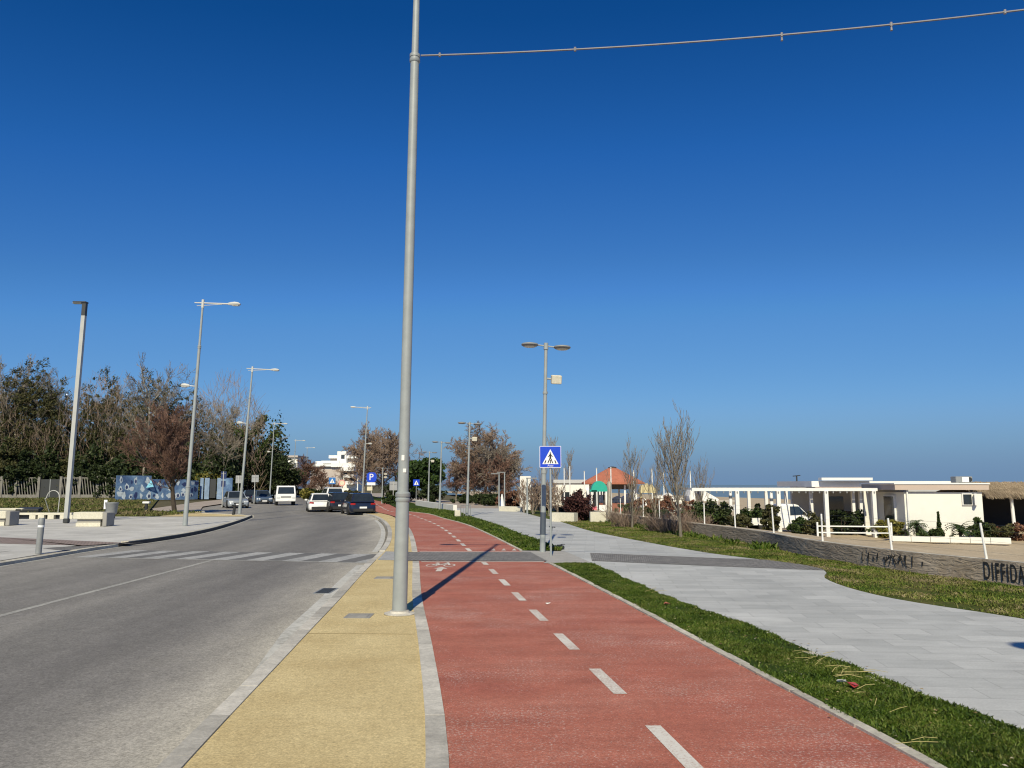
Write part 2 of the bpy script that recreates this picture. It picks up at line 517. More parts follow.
def copy_thing(root, label, loc, rz=0., rot=None, scale=None, cat=None):
    c = root.copy(); COL.objects.link(c)
    c.location = loc
    c.rotation_euler = rot if rot else (0, 0, rz)
    if scale is not None:
        c.scale = (scale, scale, scale) if isinstance(scale, (int, float)) else scale
    c['label'] = label
    for ch in list(root.children):
        d = ch.copy(); COL.objects.link(d); d.parent = c
        for s2 in list(ch.children):
            e = s2.copy(); COL.objects.link(e); e.parent = d
    return c

_text_cache = {}
def text_obj(name, body, m, size, parent=None, depth=.002, space=1.):
    cu = bpy.data.curves.new(name, 'FONT')
    cu.body = body; cu.size = size; cu.extrude = depth; cu.space_character = space; cu.align_x = 'CENTER'; cu.align_y = 'CENTER'
    tmp = bpy.data.objects.new(name, cu); COL.objects.link(tmp)
    bpy.context.view_layer.update()
    me = bpy.data.meshes.new_from_object(tmp.evaluated_get(bpy.context.evaluated_depsgraph_get()))
    bpy.data.objects.remove(tmp); bpy.data.curves.remove(cu)
    me.materials.clear(); me.name = name
    return link(name, me, m, parent)

# ------------------------------------------------------------------ plan curves x(y)
def curve(pts):
    pts = sorted([(p[1], p[0]) for p in pts])
    ys = [p[0] for p in pts]; xs = [p[1] for p in pts]
    n = len(ys)
    dl = [(xs[i + 1] - xs[i]) / (ys[i + 1] - ys[i]) for i in range(n - 1)]
    sl = [dl[0]] + [(dl[i] + dl[i + 1]) / 2 for i in range(n - 2)] + [dl[-1]]
    def f(y):
        if y <= ys[0]: return xs[0] + sl[0] * (y - ys[0])
        if y >= ys[-1]: return xs[-1] + sl[-1] * (y - ys[-1])
        i = 0
        while ys[i + 1] < y: i += 1
        h = ys[i + 1] - ys[i]; t = (y - ys[i]) / h
        return (xs[i] * (2 * t**3 - 3 * t * t + 1) + h * sl[i] * (t**3 - 2 * t * t + t) + xs[i + 1] * (-2 * t**3 + 3 * t * t) + h * sl[i + 1] * (t**3 - t * t))
    return f

def pw(*pp, z=0.):
    return [tuple(g(a, b, z)[:2]) for a, b in pp]

def ygrid(y0, y1, step=.5):
    n = max(1, int(math.ceil((y1 - y0) / step)))
    return [y0 + (y1 - y0) * i / n for i in range(n + 1)]

def strip(name, fl, fr, y0, y1, z, m, step=.5, nx=1, kind='structure', uvf=None, thick=0.):
    V = []; F = []; UV = []
    ys = ygrid(y0, y1, step)
    for y in ys:
        a, b = fl(y), fr(y)
        for k in range(nx + 1):
            x = a + (b - a) * k / nx
            V.append((x, y, z)); UV.append((uvf(x, y) if uvf else 0., y))
    w = nx + 1
    for i in range(len(ys) - 1):
        for k in range(nx):
            F.append((i * w + k, i * w + k + 1, (i + 1) * w + k + 1, (i + 1) * w + k))
    me = bpy.data.meshes.new(name); me.from_pydata(V, [], F); me.update()
    if uvf:
        ul = me.uv_layers.new(name='UVMap')
        for l in me.loops:
            ul.data[l.index].uv = UV[l.vertex_index]
    o = link(name, me, m)
    if kind: o['kind'] = kind
    return o

def poly(name, pts, z, m, kind='structure'):
    me = bpy.data.meshes.new(name)
    me.from_pydata([(p[0], p[1], z) for p in pts], [], [tuple(range(len(pts)))])
    me.update()
    if me.polygons[0].normal.z < 0:
        me.flip_normals()
    o = link(name, me, m)
    if kind: o['kind'] = kind
    return o

def kerb(name, f, y0, y1, w, h, m, seg=1.0, side=1, zb=-.14, jit=0.):
    """a row of kerb stones along x=f(y); side=+1 lies to the right of the line"""
    mb = MB(); y = y0
    while y < y1:
        e = min(y + seg, y1)
        a, b = f(y), f(e)
        j = lambda: random.uniform(-jit, jit)
        P = [(a, y), (a + side * (w + j()), y), (b + side * (w + j()), e), (b, e)]
        if jit:
            P = [(p[0] + j() * .4, p[1]) for p in P]
        hh = h + random.uniform(-.002, .002)
        mb.prism([(p[0], p[1], zb) for p in P], (0, 0, hh - zb))
        y = e
    o = mb.build(name, m); o['kind'] = 'structure'
    return o
# ------------------------------------------------------------------ plan of the place
ROADZ = -.10
# yellow pavement / right road edge, bike path edges, promenade edges, wall foot, left road edge
R_KERB = curve([(-1.75, 0)] + pw((182, 768), (285, 657.7), (310, 631), (339.3, 600), (361.5, 575), (375, 561), (388, 547), (392, 536), (390.6, 527), (385, 520.6)) + [(-9.0, 51), (-11.3, 57), (-14.6, 70), (-21, 90), (-29.5, 120), (-43, 180), (-54, 260)])
LANE_L = curve([(-.05, 0)] + pw((450, 768), (434, 653), (422.5, 600), (418.7, 558), (412.5, 533), (409, 527.6), (394, 516), (378, 512)) + [(-13.0, 70), (-17.6, 90), (-26.0, 120), (-39, 180)])
LANE_R = curve([(3.75, 0)] + pw((930, 768), (545, 562), (520.5, 551), (493, 537), (465, 524.5), (443, 518.5), (425, 513.5)) + [(-8.2, 59), (-10.6, 70), (-15.0, 90), (-23.4, 120), (-36.4, 180)])
PROM_L = curve([(5.0, 0)] + pw((1024, 733), (879, 678), (823, 656), (754, 628), (670, 598), (589, 562), (540, 542.5), (518, 534.7), (495, 525), (471, 517.5), (449, 510)) + [(-7.6, 70), (-12.0, 90), (-20.5, 120), (-34, 180)])
PROM_R = curve([(9.9, 0)] + pw((1024, 619), (891, 598)) + [(6.75, 17.0), (7.3, 18.3), (7.3, 19.6), (6.7, 21.1)] + pw((720, 554.5), (638, 540.5), (591, 531), (563, 522.5), (540, 517), (521, 511.7)) + [(-.6, 70), (-6, 90), (-14, 120), (-27, 180)])
WALL = curve([(12.6, 0)] + pw((1024, 587), (904, 572), (811, 557)) + [(8.2, 26)] + pw((689, 534), (638, 526)) + [(4.9, 45), (1.5, 70), (-3.5, 100), (-20, 200), (-36, 300)])
L_KERB = curve([(-12.8, 0)] + [tuple(g(a, b, ROADZ)[:2]) for a, b in ((0, 566), (100, 549.5), (160, 541), (199, 534), (238, 523), (254, 516.5))])
L_FAR = curve([(-21.5, 54), (-23.2, 58), (-25.6, 63), (-28.4, 72), (-30.2, 81), (-32, 90), (-33.3, 108), (-42.4, 151), (-47, 178), (-61, 260)])
def L_ROAD(y):
    if y < 50.5: return L_KERB(y)
    if y < 55: return L_KERB(50.5) + (L_FAR(55) - L_KERB(50.5)) * (y - 50.5) / 4.5
    return L_FAR(y)

def beachz(x, y):
    o = x - WALL(y)
    k = [(0, .40), (2, .26), (6, -.2), (10, -.62), (14, -.7), (45, -.8), (75, -1.2), (110, -2.6), (400, -4)]
    if o <= 0: return .4
    for (a, za), (b, zb) in zip(k, k[1:]):
        if o <= b:
            return za + (zb - za) * (o - a) / (b - a)
    return -4

# ground to the horizon, sea, beach
pts = [(WALL(y) + .02, y) for y in (-60, -20, 0, 5, 10, 13, 15, 17, 19, 22, 24, 26, 28, 31, 34, 37, 41, 45, 50, 60, 70, 85, 100, 150, 200, 300)]
pts += [(-500, 3000), (-1200, 7000), (-7000, 7000), (-7000, -60)]
poly('ground', pts, -.16, M['earth'])
poly('sea', [(-7000, -600), (7000, -600), (7000, 7000), (-7000, 7000)], -1.95, M['sea'])
V = []; F = []
offs = [-.05, 1, 2, 4, 6, 8, 10, 14, 20, 30, 45, 60, 75, 95, 110, 140]
ysb = ygrid(-30, 40, 1.) + ygrid(42, 300, 4)
for y in ysb:
    for o in offs:
        x = WALL(y) + .15 + o
        V.append((x, y, beachz(x, y) + (random.uniform(-.03, .03) if 1 < o < 40 else 0)))
w = len(offs)
for i in range(len(ysb) - 1):
    for k in range(w - 1):
        F.append((i * w + k, i * w + k + 1, (i + 1) * w + k + 1, (i + 1) * w + k))
me = bpy.data.meshes.new('sand'); me.from_pydata(V, [], F); me.update()
struct(link('sand', me, M['sand'], None, True))

# road
strip('road', lambda y: L_ROAD(y) - .02, lambda y: R_KERB(y) - .15, -14, 260, ROADZ, M['asphalt'], .5, 6, uvf=lambda x, y: R_KERB(y) - .25 - x)
strip('edge_line', lambda y: R_KERB(y) - .28 - .19 * min(1, (y - 8.8) / 2.6), lambda y: R_KERB(y) - .28, 8.85, 20.6, ROADZ + .004, M['gutter'], .4)
strip('gutter', lambda y: R_KERB(y) - .275, lambda y: R_KERB(y) - .17, 3, 20.8, ROADZ + .005, M['gutter_dirt'], .4)
strip('gutter', lambda y: R_KERB(y) - .275, lambda y: R_KERB(y) - .17, 24.4, 46, ROADZ + .005, M['gutter_dirt'], .4)
strip('edge_line', lambda y: R_KERB(y) - .47, lambda y: R_KERB(y) - .28, 24.6, 46, ROADZ + .004, M['gutter'], .4)
CL = curve([tuple(g(a, b, ROADZ)[:2]) for a, b in ((-60, 632), (0, 616), (240, 553))])
strip('centre_line', lambda y: CL(y) - .06, lambda y: CL(y) + .07, -14, 21.9, ROADZ + .004, M['line_paint'], .5)

# kerbs and pavements
kerb('kerb', R_KERB, -12, 21.0, .175, .012, M['kerb'], 1.0, -1)
kerb('kerb', R_KERB, 23.9, 52, .175, .012, M['kerb'], .8, -1)
kerb('kerb', R_KERB, 52, 180, .175, .012, M['kerb'], 2., -1)
kerb('kerb', R_KERB, 21.0, 23.9, .175, -.03, M['kerb'], .7, -1)
kerb('kerb', lambda y: LANE_L(y) - .005, -12, 20.6, .17, .014, M['kerb'], 1.0, -1)
kerb('kerb', lambda y: LANE_L(y) - .005, 23.5, 46, .17, .014, M['kerb'], 1.0, -1)
strip('pavement', lambda y: R_KERB(y), lambda y: LANE_L(y) - .16, -14, 180, 0., M['yellow'], .5, 1)
strip('bike_path', lambda y: LANE_L(y) - .03, lambda y: LANE_R(y) + .02, -14, 180, 0., M['red'], .5, 2)
kerb('kerb', lambda y: LANE_R(y), -12, 20.1, .10, .022, M['kerb_cream'], .55, 1, -.14, .016)
kerb('kerb', lambda y: LANE_R(y), 24.0, 62, .10, .022, M['kerb_cream'], .7, 1, -.14, .014)
strip('promenade', PROM_L, PROM_R, -14, 66, 0., M['promenade'], .5, 2)
strip('promenade', PROM_L, PROM_R, 66, 180, 0., M['tan_paving'], 2, 2)
kerb('kerb', lambda y: PROM_L(y) - .01, -12, 9.6, .12, .006, M['kerb'], 1., -1)

# the crossing: paint on the road, setts over the bike path and promenade
def xz(y): return 0.
za = lambda x: 21.25 + (-3.6 - x) * .18      # near edge of the crossing at x
zb_ = lambda x: za(x) + 2.45
mbp = MB(); mbd = MB()
x = -12.75; pale = True
while x < -3.25:
    e = min(x + .53, -3.2)
    sk = .06
    P = [(x, za(x), ROADZ + .005), (e, za(e), ROADZ + .005), (e + .55, zb_(e) - .1, ROADZ + .005), (x + .55, zb_(x) - .1, ROADZ + .005)]
    (mbp if pale else mbd).quad(*P)
    pale = not pale; x = e
struct(mbp.build('crosswalk', M['zebra_pale'])); struct(mbd.build('crosswalk', M['zebra_dark']))
struct(MB().quad((-12.75, za(-12.75) - .16, ROADZ + .006), (-2.95, za(-2.95) - .16, ROADZ + .006), (-2.95, za(-2.95) - .02, ROADZ + .006), (-12.75, za(-12.75) - .02, ROADZ + .006)).build('crosswalk', M['line_paint']))
y0, y1 = 20.65, 23.35
struct(MB().quad((R_KERB(y0) + .02, y0 + .35, .006), (LANE_L(y0) - .5, y0 + .15, .006), (LANE_L(y1) - .5, y1 + .1, .006), (R_KERB(y1) + .02, y1 + .25, .006)).build('pavement', M['zebra_pale']))
poly('bike_path', [(LANE_L(y0) - .42, y0 + .1), (.35, y0), (.92, y0), (.55, y1), (LANE_L(y1) - .42, y1)], .010, M['sett'])
for yy in (y0 - .16, y1 + .03):
    poly('lane_line', [(LANE_L(yy) + .05, yy), (LANE_R(yy) - .02, yy), (LANE_R(yy) - .02, yy + .13), (LANE_L(yy) + .05, yy + .13)], .006, M['white_paint'])
poly('pavement', [(.80, 20.15), (PROM_L(20.1) + .02, 20.0), (PROM_L(23.4) + .02, 23.7), (.2, 23.9), (.40, 23.2), (.92, 20.7)], .005, M['apron'])
poly('promenade', [g(590, 553)[:2], g(720, 558.3)[:2], g(800, 561)[:2], g(826, 564.5)[:2], g(838, 568.8)[:2], g(826, 570.5)[:2], g(800, 569.5)[:2], g(720, 566.5)[:2], g(592, 561)[:2]], .006, M['sett'])

# dashes of the bike path
mid = lambda y: (LANE_L(y) + LANE_R(y)) / 2 + .03
mb = MB()
y = 1.72
while y < 110:
    a, b = y, y + 1.02
    if not (20.4 < a + .5 < 23.6):
        if 19 < a < 20.6: b = min(b, 20.4)
        mb.quad((mid(a) - .065, a, .004), (mid(a) + .065, a, .004), (mid(b) + .065, b, .004), (mid(b) - .065, b, .004))
    y += 2.0
struct(mb.build('lane_line', M['white_paint']))

# joints across the yellow pavement
mb = MB()
for y in (10.75,):
    mb.quad((R_KERB(y) + .01, y, .003), (LANE_L(y) - .18, y - .05, .003), (LANE_L(y) - .18, y - .03, .003), (R_KERB(y) + .01, y + .02, .003))
struct(mb.build('pavement', grain_mat('joint_dirt', [(.3, (.36, .275, .13)), (.7, (.48, .37, .18))], 3., 40, .3, 0)))

# bicycle symbol and arrow painted on the path
mb = MB()
def ring(cx, cy, rx, ry, w, n=18):
    for i in range(n):
        a, b = 6.28318 * i / n, 6.28318 * (i + 1) / n
        mb.quad((cx + rx * math.cos(a), cy + ry * math.sin(a), .005), (cx + rx * math.cos(b), cy + ry * math.sin(b), .005), (cx + (rx - w) * math.cos(b), cy + (ry - w * 1.6) * math.sin(b), .005), (cx + (rx - w) * math.cos(a), cy + (ry - w * 1.6) * math.sin(a), .005))
def bar(a, b, w, z=.006):
    a, b = Vector((a[0], a[1], z)), Vector((b[0], b[1], z)); d = (b - a).normalized(); p = Vector((-d.y, d.x, 0)) * w / 2
    mb.quad(a - p, b - p, b + p, a + p)
bx, by = -1.78, 19.35
for s in (-1, 1): ring(bx + s * .22, by + .25, .15, .32, .04)
for i, (a, b) in enumerate([((-.22, .25), (-.04, .25)), ((-.04, .25), (.14, .72)), ((-.22, .25), (-.10, .72)), ((-.10, .72), (.14, .72)), ((-.04, .25), (-.13, .85)), ((.22, .25), (.12, .95)), ((-.19, .88), (-.07, .88)), ((.05, .95), (.18, .95))]):
    bar((bx + a[0], by + a[1]), (bx + b[0], by + b[1]), .06, .006 + i * .0003)
mb.quad((bx + .0, by - 1.1, .005), (bx + .14, by - 1.1, .005), (bx + .14, by - .55, .005), (bx, by - .55, .005))
mb.quad((bx - .10, by - .55, .005), (bx + .24, by - .55, .005), (bx + .07, by - .12, .005))
for s in (-1, 0, 1): mb.quad((.02 + s * .32 - .35, 23.9, .005), (.17 + s * .32 - .35, 23.9, .005), (.1 + s * .32 - .35, 24.7, .005))
struct(mb.build('lane_line', M['white_paint']))

# left pavement
kerb('kerb', L_KERB, -12, 24.2, .28, -.02, M['kerb_cream'], 1., -1)
kerb('kerb', L_KERB, 27.2, 50.3, .26, .045, M['kerb_cream'], .7, -1)
kerb('kerb', L_KERB, 24.2, 27.2, .27, -.01, M['kerb_cream'], .75, -1)
strip('pavement', lambda y: -90., lambda y: L_KERB(y) - .28, -14, 49.3, -.012, M['pave_left'], .6, 1)
poly('pavement', [(L_KERB(y) - .27, y) for y in (49.3, 49.8, 50.3)] + [(-19.5, 53.0), (-21.6, 54.6), (-22.6, 57), (-24, 60), (-25, 60.5), (-24.5, 57), (-22.3, 49.3)], .0, M['yellow'])
mb = MB(); pp = [(L_KERB(50.2) + .0, 50.2), (-18.3, 51.9), (-20.2, 53.4), (-21.6, 54.6), (-22.4, 56.4), (-23.8, 60)]
for a, b in zip(pp, pp[1:]):
    a, b = Vector((*a, 0)), Vector((*b, 0)); d = (b - a).normalized(); p = Vector((-d.y, d.x, 0)) * -.13
    q = (b - a).length; nn = max(1, int(q / .9))
    for i in range(nn):
        u, v = a + d * (q * i / nn + .004), a + d * (q * (i + 1) / nn - .004)
        mb.prism([(*(u + p)[:2], -.14), (*(v + p)[:2], -.14), (*(v - p)[:2], -.14), (*(u - p)[:2], -.14)], (0, 0, .17))
struct(mb.build('kerb', M['kerb_cream']))
poly('pavement', [(-45, 29.4), (g(0, 537).x, g(0, 537).y), (g(131, 542.8).x, g(131, 542.8).y), (L_KERB(26.0) - .6, 25.6), (g(100, 547).x, g(100, 547).y), (g(78, 545.2).x, g(78, 545.2).y), (g(0, 543.3).x, g(0, 543.3).y), (-45, 26.6)], -.006, M['sett_brown'])
poly('pavement', [(L_KERB(24.6) - .28, 24.0), (L_KERB(27) - .28, 26.9), (g(131, 542.8).x + .4, g(131, 542.8).y + .1), (L_KERB(25) - 1.5, 24.9)], -.005, M['sett'])
mb = MB()
for off in (.30, 1.9):
    ys = ygrid(2, 24, 1)
    for a, b in zip(ys, ys[1:]):
        mb.quad((L_KERB(a) - off - .035, a, -.007), (L_KERB(a) - off, a, -.007), (L_KERB(b) - off, b, -.007), (L_KERB(b) - off - .035, b, -.007))
struct(mb.build('pavement', M['stone_grey']))
poly('path', [(-23.0, 58), (-25.2, 63), (-28.6, 72), (-32.3, 90), (-33.6, 106), (-39.5, 106), (-36.5, 90), (-33, 76), (-30.5, 66), (-27.8, 60.5), (-24.5, 57.5)], -.02, M['tan_paving'])

# lawns: soil sheets and blades
def lawn_left_edge(y): return -24.6 if y < 60 else -24.6 - (y - 60) * .36
strip('lawn', lambda y: -110., lambda y: (-22.4 if y < 57.3 else (-28.2 - (y - 60.5) * .44 if y > 60.5 else -24.6 - (y - 57.4) * 1.1)), 49.3, 125, -.015, M['soil_left'], 1.5, 12)
strip('lawn', lambda y: LANE_R(y) + .10, lambda y: PROM_L(y) - (.12 if y < 9.6 else .0), -14, 20.15, .004, M['soil_grass'], .5, 2)
strip('lawn', lambda y: LANE_R(y) + .10, PROM_L, 24.0, 180, .004, M['soil_grass'], .7, 2)
strip('lawn', PROM_R, lambda y: WALL(y) + .03, -14, 60, -.004, M['soil_dry'], .5, 4)

def blades(name, label, fl, fr, y0, y1, n, hmin, hmax, width, z, m, bias=1.0, edge=.5, clump=None):
    """many blades of grass in one mesh; sizes in metres"""
    yy = y0 + (y1 - y0) * rng.random(n) ** bias
    grid = np.linspace(y0, y1, 400)
    a = np.interp(yy, grid, [fl(v) for v in grid]); b = np.interp(yy, grid, [fr(v) for v in grid])
    t = rng.random(n)
    xx = a + (b - a) * t
    if clump:
        f = np.sin(xx * 2.1 + np.sin(yy * 1.3)) * np.sin(yy * 1.7 + 1.3 * np.sin(xx * 1.9)) + .5 * np.sin(xx * 5.3 + yy * 3.1) + rng.normal(0, .35, n)
        k = f > clump
        xx, yy = xx[k], yy[k]
        n = len(xx)
    h = hmin + (hmax - hmin) * rng.random(n) ** 1.6
    bump_ = .6 + .7 * (np.sin(xx * 4.7 + 1.1 * np.sin(yy * 3.3)) * np.sin(yy * 4.1) > -.1) * rng.random(n)
    h *= bump_
    ang = rng.random(n) * 6.283
    lean = h * (.2 + .9 * rng.random(n)); la = rng.random(n) * 6.283
    w = width * (.6 + .8 * rng.random(n))
    dx, dy = np.cos(ang) * w / 2, np.sin(ang) * w / 2
    mx, my = xx + np.cos(la) * lean * .35, yy + np.sin(la) * lean * .35
    tx, ty = xx + np.cos(la) * lean, yy + np.sin(la) * lean
    zz = np.full(n, z)
    V = np.stack([np.stack([xx - dx * .7, yy - dy * .7, zz], 1), np.stack([xx + dx * .7, yy + dy * .7, zz], 1), np.stack([mx + dx, my + dy, zz + h * .62], 1), np.stack([tx, ty, zz + h], 1), np.stack([mx - dx, my - dy, zz + h * .62], 1)], 1).reshape(-1, 3)
    F = np.arange(n * 5).reshape(n, 5)
    o = link(name, fastmesh(name, V, F), m)
    o['kind'] = 'stuff'; o['label'] = label; o['category'] = 'grass'
    return o

blades('grass', 'lush green clover and grass strip beside the red bike path', lambda y: LANE_R(y) + .09 - .03 * math.sin(y * 7.3) * math.sin(y * 2.9), lambda y: PROM_L(y) + .005 + .05 * math.sin(y * 5.1) * math.sin(y * 2.3), 3.8, 20.1, 300000, .012, .042, .011, .0, M['blade'], 1.7, clump=-.85)
blades('grass', 'green grass strip curving away beyond the sett crossing', lambda y: LANE_R(y) + .11, lambda y: PROM_L(y) + .02, 24.0, 64, 70000, .04, .12, .04, .0, M['blade'], 1.3)
blades('grass', 'patchy yellowing grass between the grey promenade and the low wall', lambda y: PROM_R(y) + .02, lambda y: WALL(y) - .02, 7.0, 46, 150000, .015, .055, .022, .0, M['blade_dry'], 1.5, clump=-.5)
blades('grass', 'dense green weeds along the foot of the low wall', lambda y: WALL(y) - .8, lambda y: WALL(y) - .05, 24, 46, 13000, .06, .20, .045, .0, M['blade'], 1.1, clump=.35)
blades('grass', 'rough lawn behind the stone benches on the far side of the road', lambda y: -85., lambda y: (-22.6 if y < 57 else -28.4 - (y - 60) * .44), 50, 118, 120000, .05, .24, .09, -.01, M['blade_left'], 1.4, clump=-.5)
# left pavement: edge line, and kerb face shade painted as a dark strip
strip('edge_line', lambda y: L_KERB(y) + .06, lambda y: L_KERB(y) + .20, -12, 50, ROADZ + .004, M['line_paint'], .6)
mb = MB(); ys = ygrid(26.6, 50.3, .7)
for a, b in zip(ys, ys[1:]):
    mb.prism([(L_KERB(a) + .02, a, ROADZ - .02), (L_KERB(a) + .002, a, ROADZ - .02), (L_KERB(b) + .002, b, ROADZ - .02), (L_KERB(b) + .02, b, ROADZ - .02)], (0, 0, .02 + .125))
struct(mb.build('kerb', M['kerb_shade']))

# fallen bits in the near strip and at its edges
n = 420
yy = 4 + 16 * rng.random(n) ** 1.6
xx = np.array([LANE_R(v) - .10 + (PROM_L(v) - LANE_R(v) + .25) * rng.random() for v in yy])
aa = rng.random(n) * 6.283; ss = .008 + .018 * rng.random(n)
inside = (xx > np.array([LANE_R(v) + .09 for v in yy])) & (xx < np.array([PROM_L(v) - .01 for v in yy]))
zz = np.where(inside, .028 + .02 * rng.random(n), .026)
c_, s_ = np.cos(aa) * ss, np.sin(aa) * ss
V = np.stack([np.stack([xx - c_, yy - s_, zz], 1), np.stack([xx + s_ * .5, yy - c_ * .5, zz + .006], 1), np.stack([xx + c_, yy + s_, zz + .003], 1), np.stack([xx - s_ * .5, yy + c_ * .5, zz + .002], 1)], 1).reshape(-1, 3)
o = link('leaf_litter', fastmesh('leaf_litter', V, np.arange(n * 4).reshape(n, 4)), leafmat('fallen_bits', [(.09, .05, .025), (.22, .15, .07), (.36, .30, .16), (.55, .52, .45)], .8))
o['kind'] = 'stuff'; o['label'] = 'dry leaves and pale bits fallen over the near grass strip'; o['category'] = 'litter'
# ------------------------------------------------------------------ street lamps of the road
LAMPH = 11.0
def lamp_head(parent, x, z, s, name='lamp_head', ln=.62, y=0.):
    """flat cobra head, reaching from x outwards in direction s"""
    rings = []
    for t, wy, hu, hd in ((0, .05, .05, .05), (.2, .10, .08, .06), (.55, .16, .10, .07), (.85, .15, .08, .06), (1, .08, .03, .03)):
        X = x + s * ln * t
        rings.append([(X, y - wy, z), (X, y - wy * .6, z + hu), (X, y + wy * .6, z + hu), (X, y + wy, z), (X, y + wy * .7, z - hd), (X, y - wy * .7, z - hd)])
    h = MB().loft(rings).build(name, M['galv'], parent, True)
    MB().box((x + s * ln * .62, y, z - .075), (ln * .5, .2, .03)).build('lens', M['lens'], h)
    return h
def make_road_lamp(name, label, loc, rot, low=True, group=None, plate=True, mid=8.75):
    t = thing(name, label, 'street lamp', loc, group=group, rot=rot)
    MB().cyl((0, 0, 0), (0, 0, 1.80), .118, .104, 20).build('lower_shaft', M['steel'], t, True)
    MB().cyl((0, 0, 1.8), (0, 0, mid), .088, .072, 20).build('shaft', M['steel'], t, True)
    MB().cyl((0, 0, mid), (0, 0, LAMPH), .06, .052, 16).build('upper_shaft', M['steel'], t, True)
    for z, r in ((1.80, .106), (mid - .03, .078)):
        c = MB().lathe([(r, -.075), (r + .012, -.06), (r + .012, -.02), (r + .002, -.015), (r + .002, .015), (r + .012, .02), (r + .012, .07), (r * .8, .09)], (0, 0, z), 20).build('collar', M['steel'], t, True)
    MB().lathe([(.116, -.035), (.121, -.03), (.121, .012), (.116, .016)], (0, 0, 1.84), 20).build('dark_band', M['galv_dark'], t, True)
    if plate:
        MB().lathe([(.24, 0), (.24, .012), (.16, .02), (.15, .05), (.12, .06)], (0, 0, .004), 24).build('base_plate', M['kerb'], t, True)
    a = MB().cyl((-.42, 0, LAMPH - .04), (1.32, 0, LAMPH - .06), .028, .04, 8).cyl((-.3, 0, LAMPH - .2), (1.0, 0, LAMPH - .09), .016, .016, 6).cyl((0, 0, LAMPH - .3), (0, 0, LAMPH + .12), .07, .07, 12)
    a.build('arm', M['galv'], t, True)
    lamp_head(t, 1.3, LAMPH - .06, 1)
    if low:
        MB().cyl((0, 0, 6.75), (-.36, 0, 6.78), .025, .025, 8).build('low_arm', M['galv'], t, True)
        lamp_head(t, -.34, 6.78, -1, 'low_lamp_head', .42)
    return t

def lean(base, top):
    d = (top - base).normalized()
    return (-math.atan2(d.y, d.z), math.atan2(d.x, d.z), 0)

# the big lamp in front: its arm reaches left over the road
b0 = g(399.5, 614)
top0 = ay(416.5, 0, b0.y)
k = LAMPH / (top0.z)
tilt = (0, math.atan2((top0.x - b0.x), top0.z), 0)
big = make_road_lamp('street_lamp', 'tall thick grey lamp post standing on the yellow pavement right beside the red bike path', b0, (tilt[0], -tilt[1], math.pi), False, 'street lamps of the road', True, ay(415, 57, b0.y).z)
# leaning to the right after half a turn: keep the lean direction
big.rotation_euler = (0, 0, 0)
big.matrix_world = Matrix.Translation(b0) @ Matrix.Rotation(tilt[1], 4, 'Y') @ Matrix.Rotation(math.pi, 4, 'Z')
MB().box((.0, .089, 2.42), (.045, .012, .085)).build('sticker', M['paper'], big)
MB().box((-.03, .084, 2.22), (.05, .012, .06)).build('sticker', M['paper'], big)

proto = None
for i, (px, py, tx, ty, lab) in enumerate([
    (185, 525.5, 203, 302, 'nearest grey street lamp on the left pavement corner, with a second head lower down'),
    (239.5, 513.5, 252.5, 368, 'grey street lamp rising in front of the parked silver car'),
    (269.5, 498.7, 274.3, 423, 'grey street lamp rising against the ivy covered tree, left of the white truck'),
    (292, 494.7, 295.8, 440, 'grey street lamp beside the reddish bare trees just right of the oncoming white truck'),
    (306, 493, 307.2, 447.5, 'farthest thin street lamp between the reddish trees and the white hotel')]):
    b = g(px, py); tp = ay(tx, ty, b.y)
    lx = math.atan2(tp.x - b.x, tp.z)
    s = tp.z / LAMPH
    if proto is None:
        proto = make_road_lamp('street_lamp', lab, b, (0, lx, 0), True, 'street lamps of the road', False); proto.scale = (1, 1, s)
    else:
        copy_thing(proto, lab, b, rot=(0, lx, 0), scale=(1, 1, s))
b = ay(362, 502, 86); b.z = 0; tp = ay(367.5, 407, 86)
c = copy_thing(proto, 'grey street lamp behind the parked dark cars, its arm pointing left over the road', b, scale=(1, 1, tp.z / LAMPH))
c.rotation_euler = (0, -math.atan2(tp.x - b.x, tp.z), math.pi)

# square white post lamp on the left
b = g(66, 523); tp = ay(85, 303, b.y)
t = thing('post_lamp', 'square white lamp post with a flat dark head, standing by the stone benches', 'street lamp', b, rot=(0, math.atan2(tp.x - b.x, tp.z), 0))
H = tp.z
MB().box((0, 0, H / 2 - .35), (.20, .20, H - .7)).build('shaft', M['post_grey'], t)
MB().box((.01, 0, .12), (.26, .26, .24), bev=.03).build('base', M['dark_plate'], t)
MB().box((0, 0, H - .35), (.204, .204, .72)).build('neck', M['dark_plate'], t)
h = MB().box((-.24, 0, H + .03), (.72, .32, .075), bev=.03).build('lamp_head', M['dark_plate'], t)
MB().box((-.38, 0, H - .03), (.5, .26, .03)).build('lens', M['galv_dark'], h)

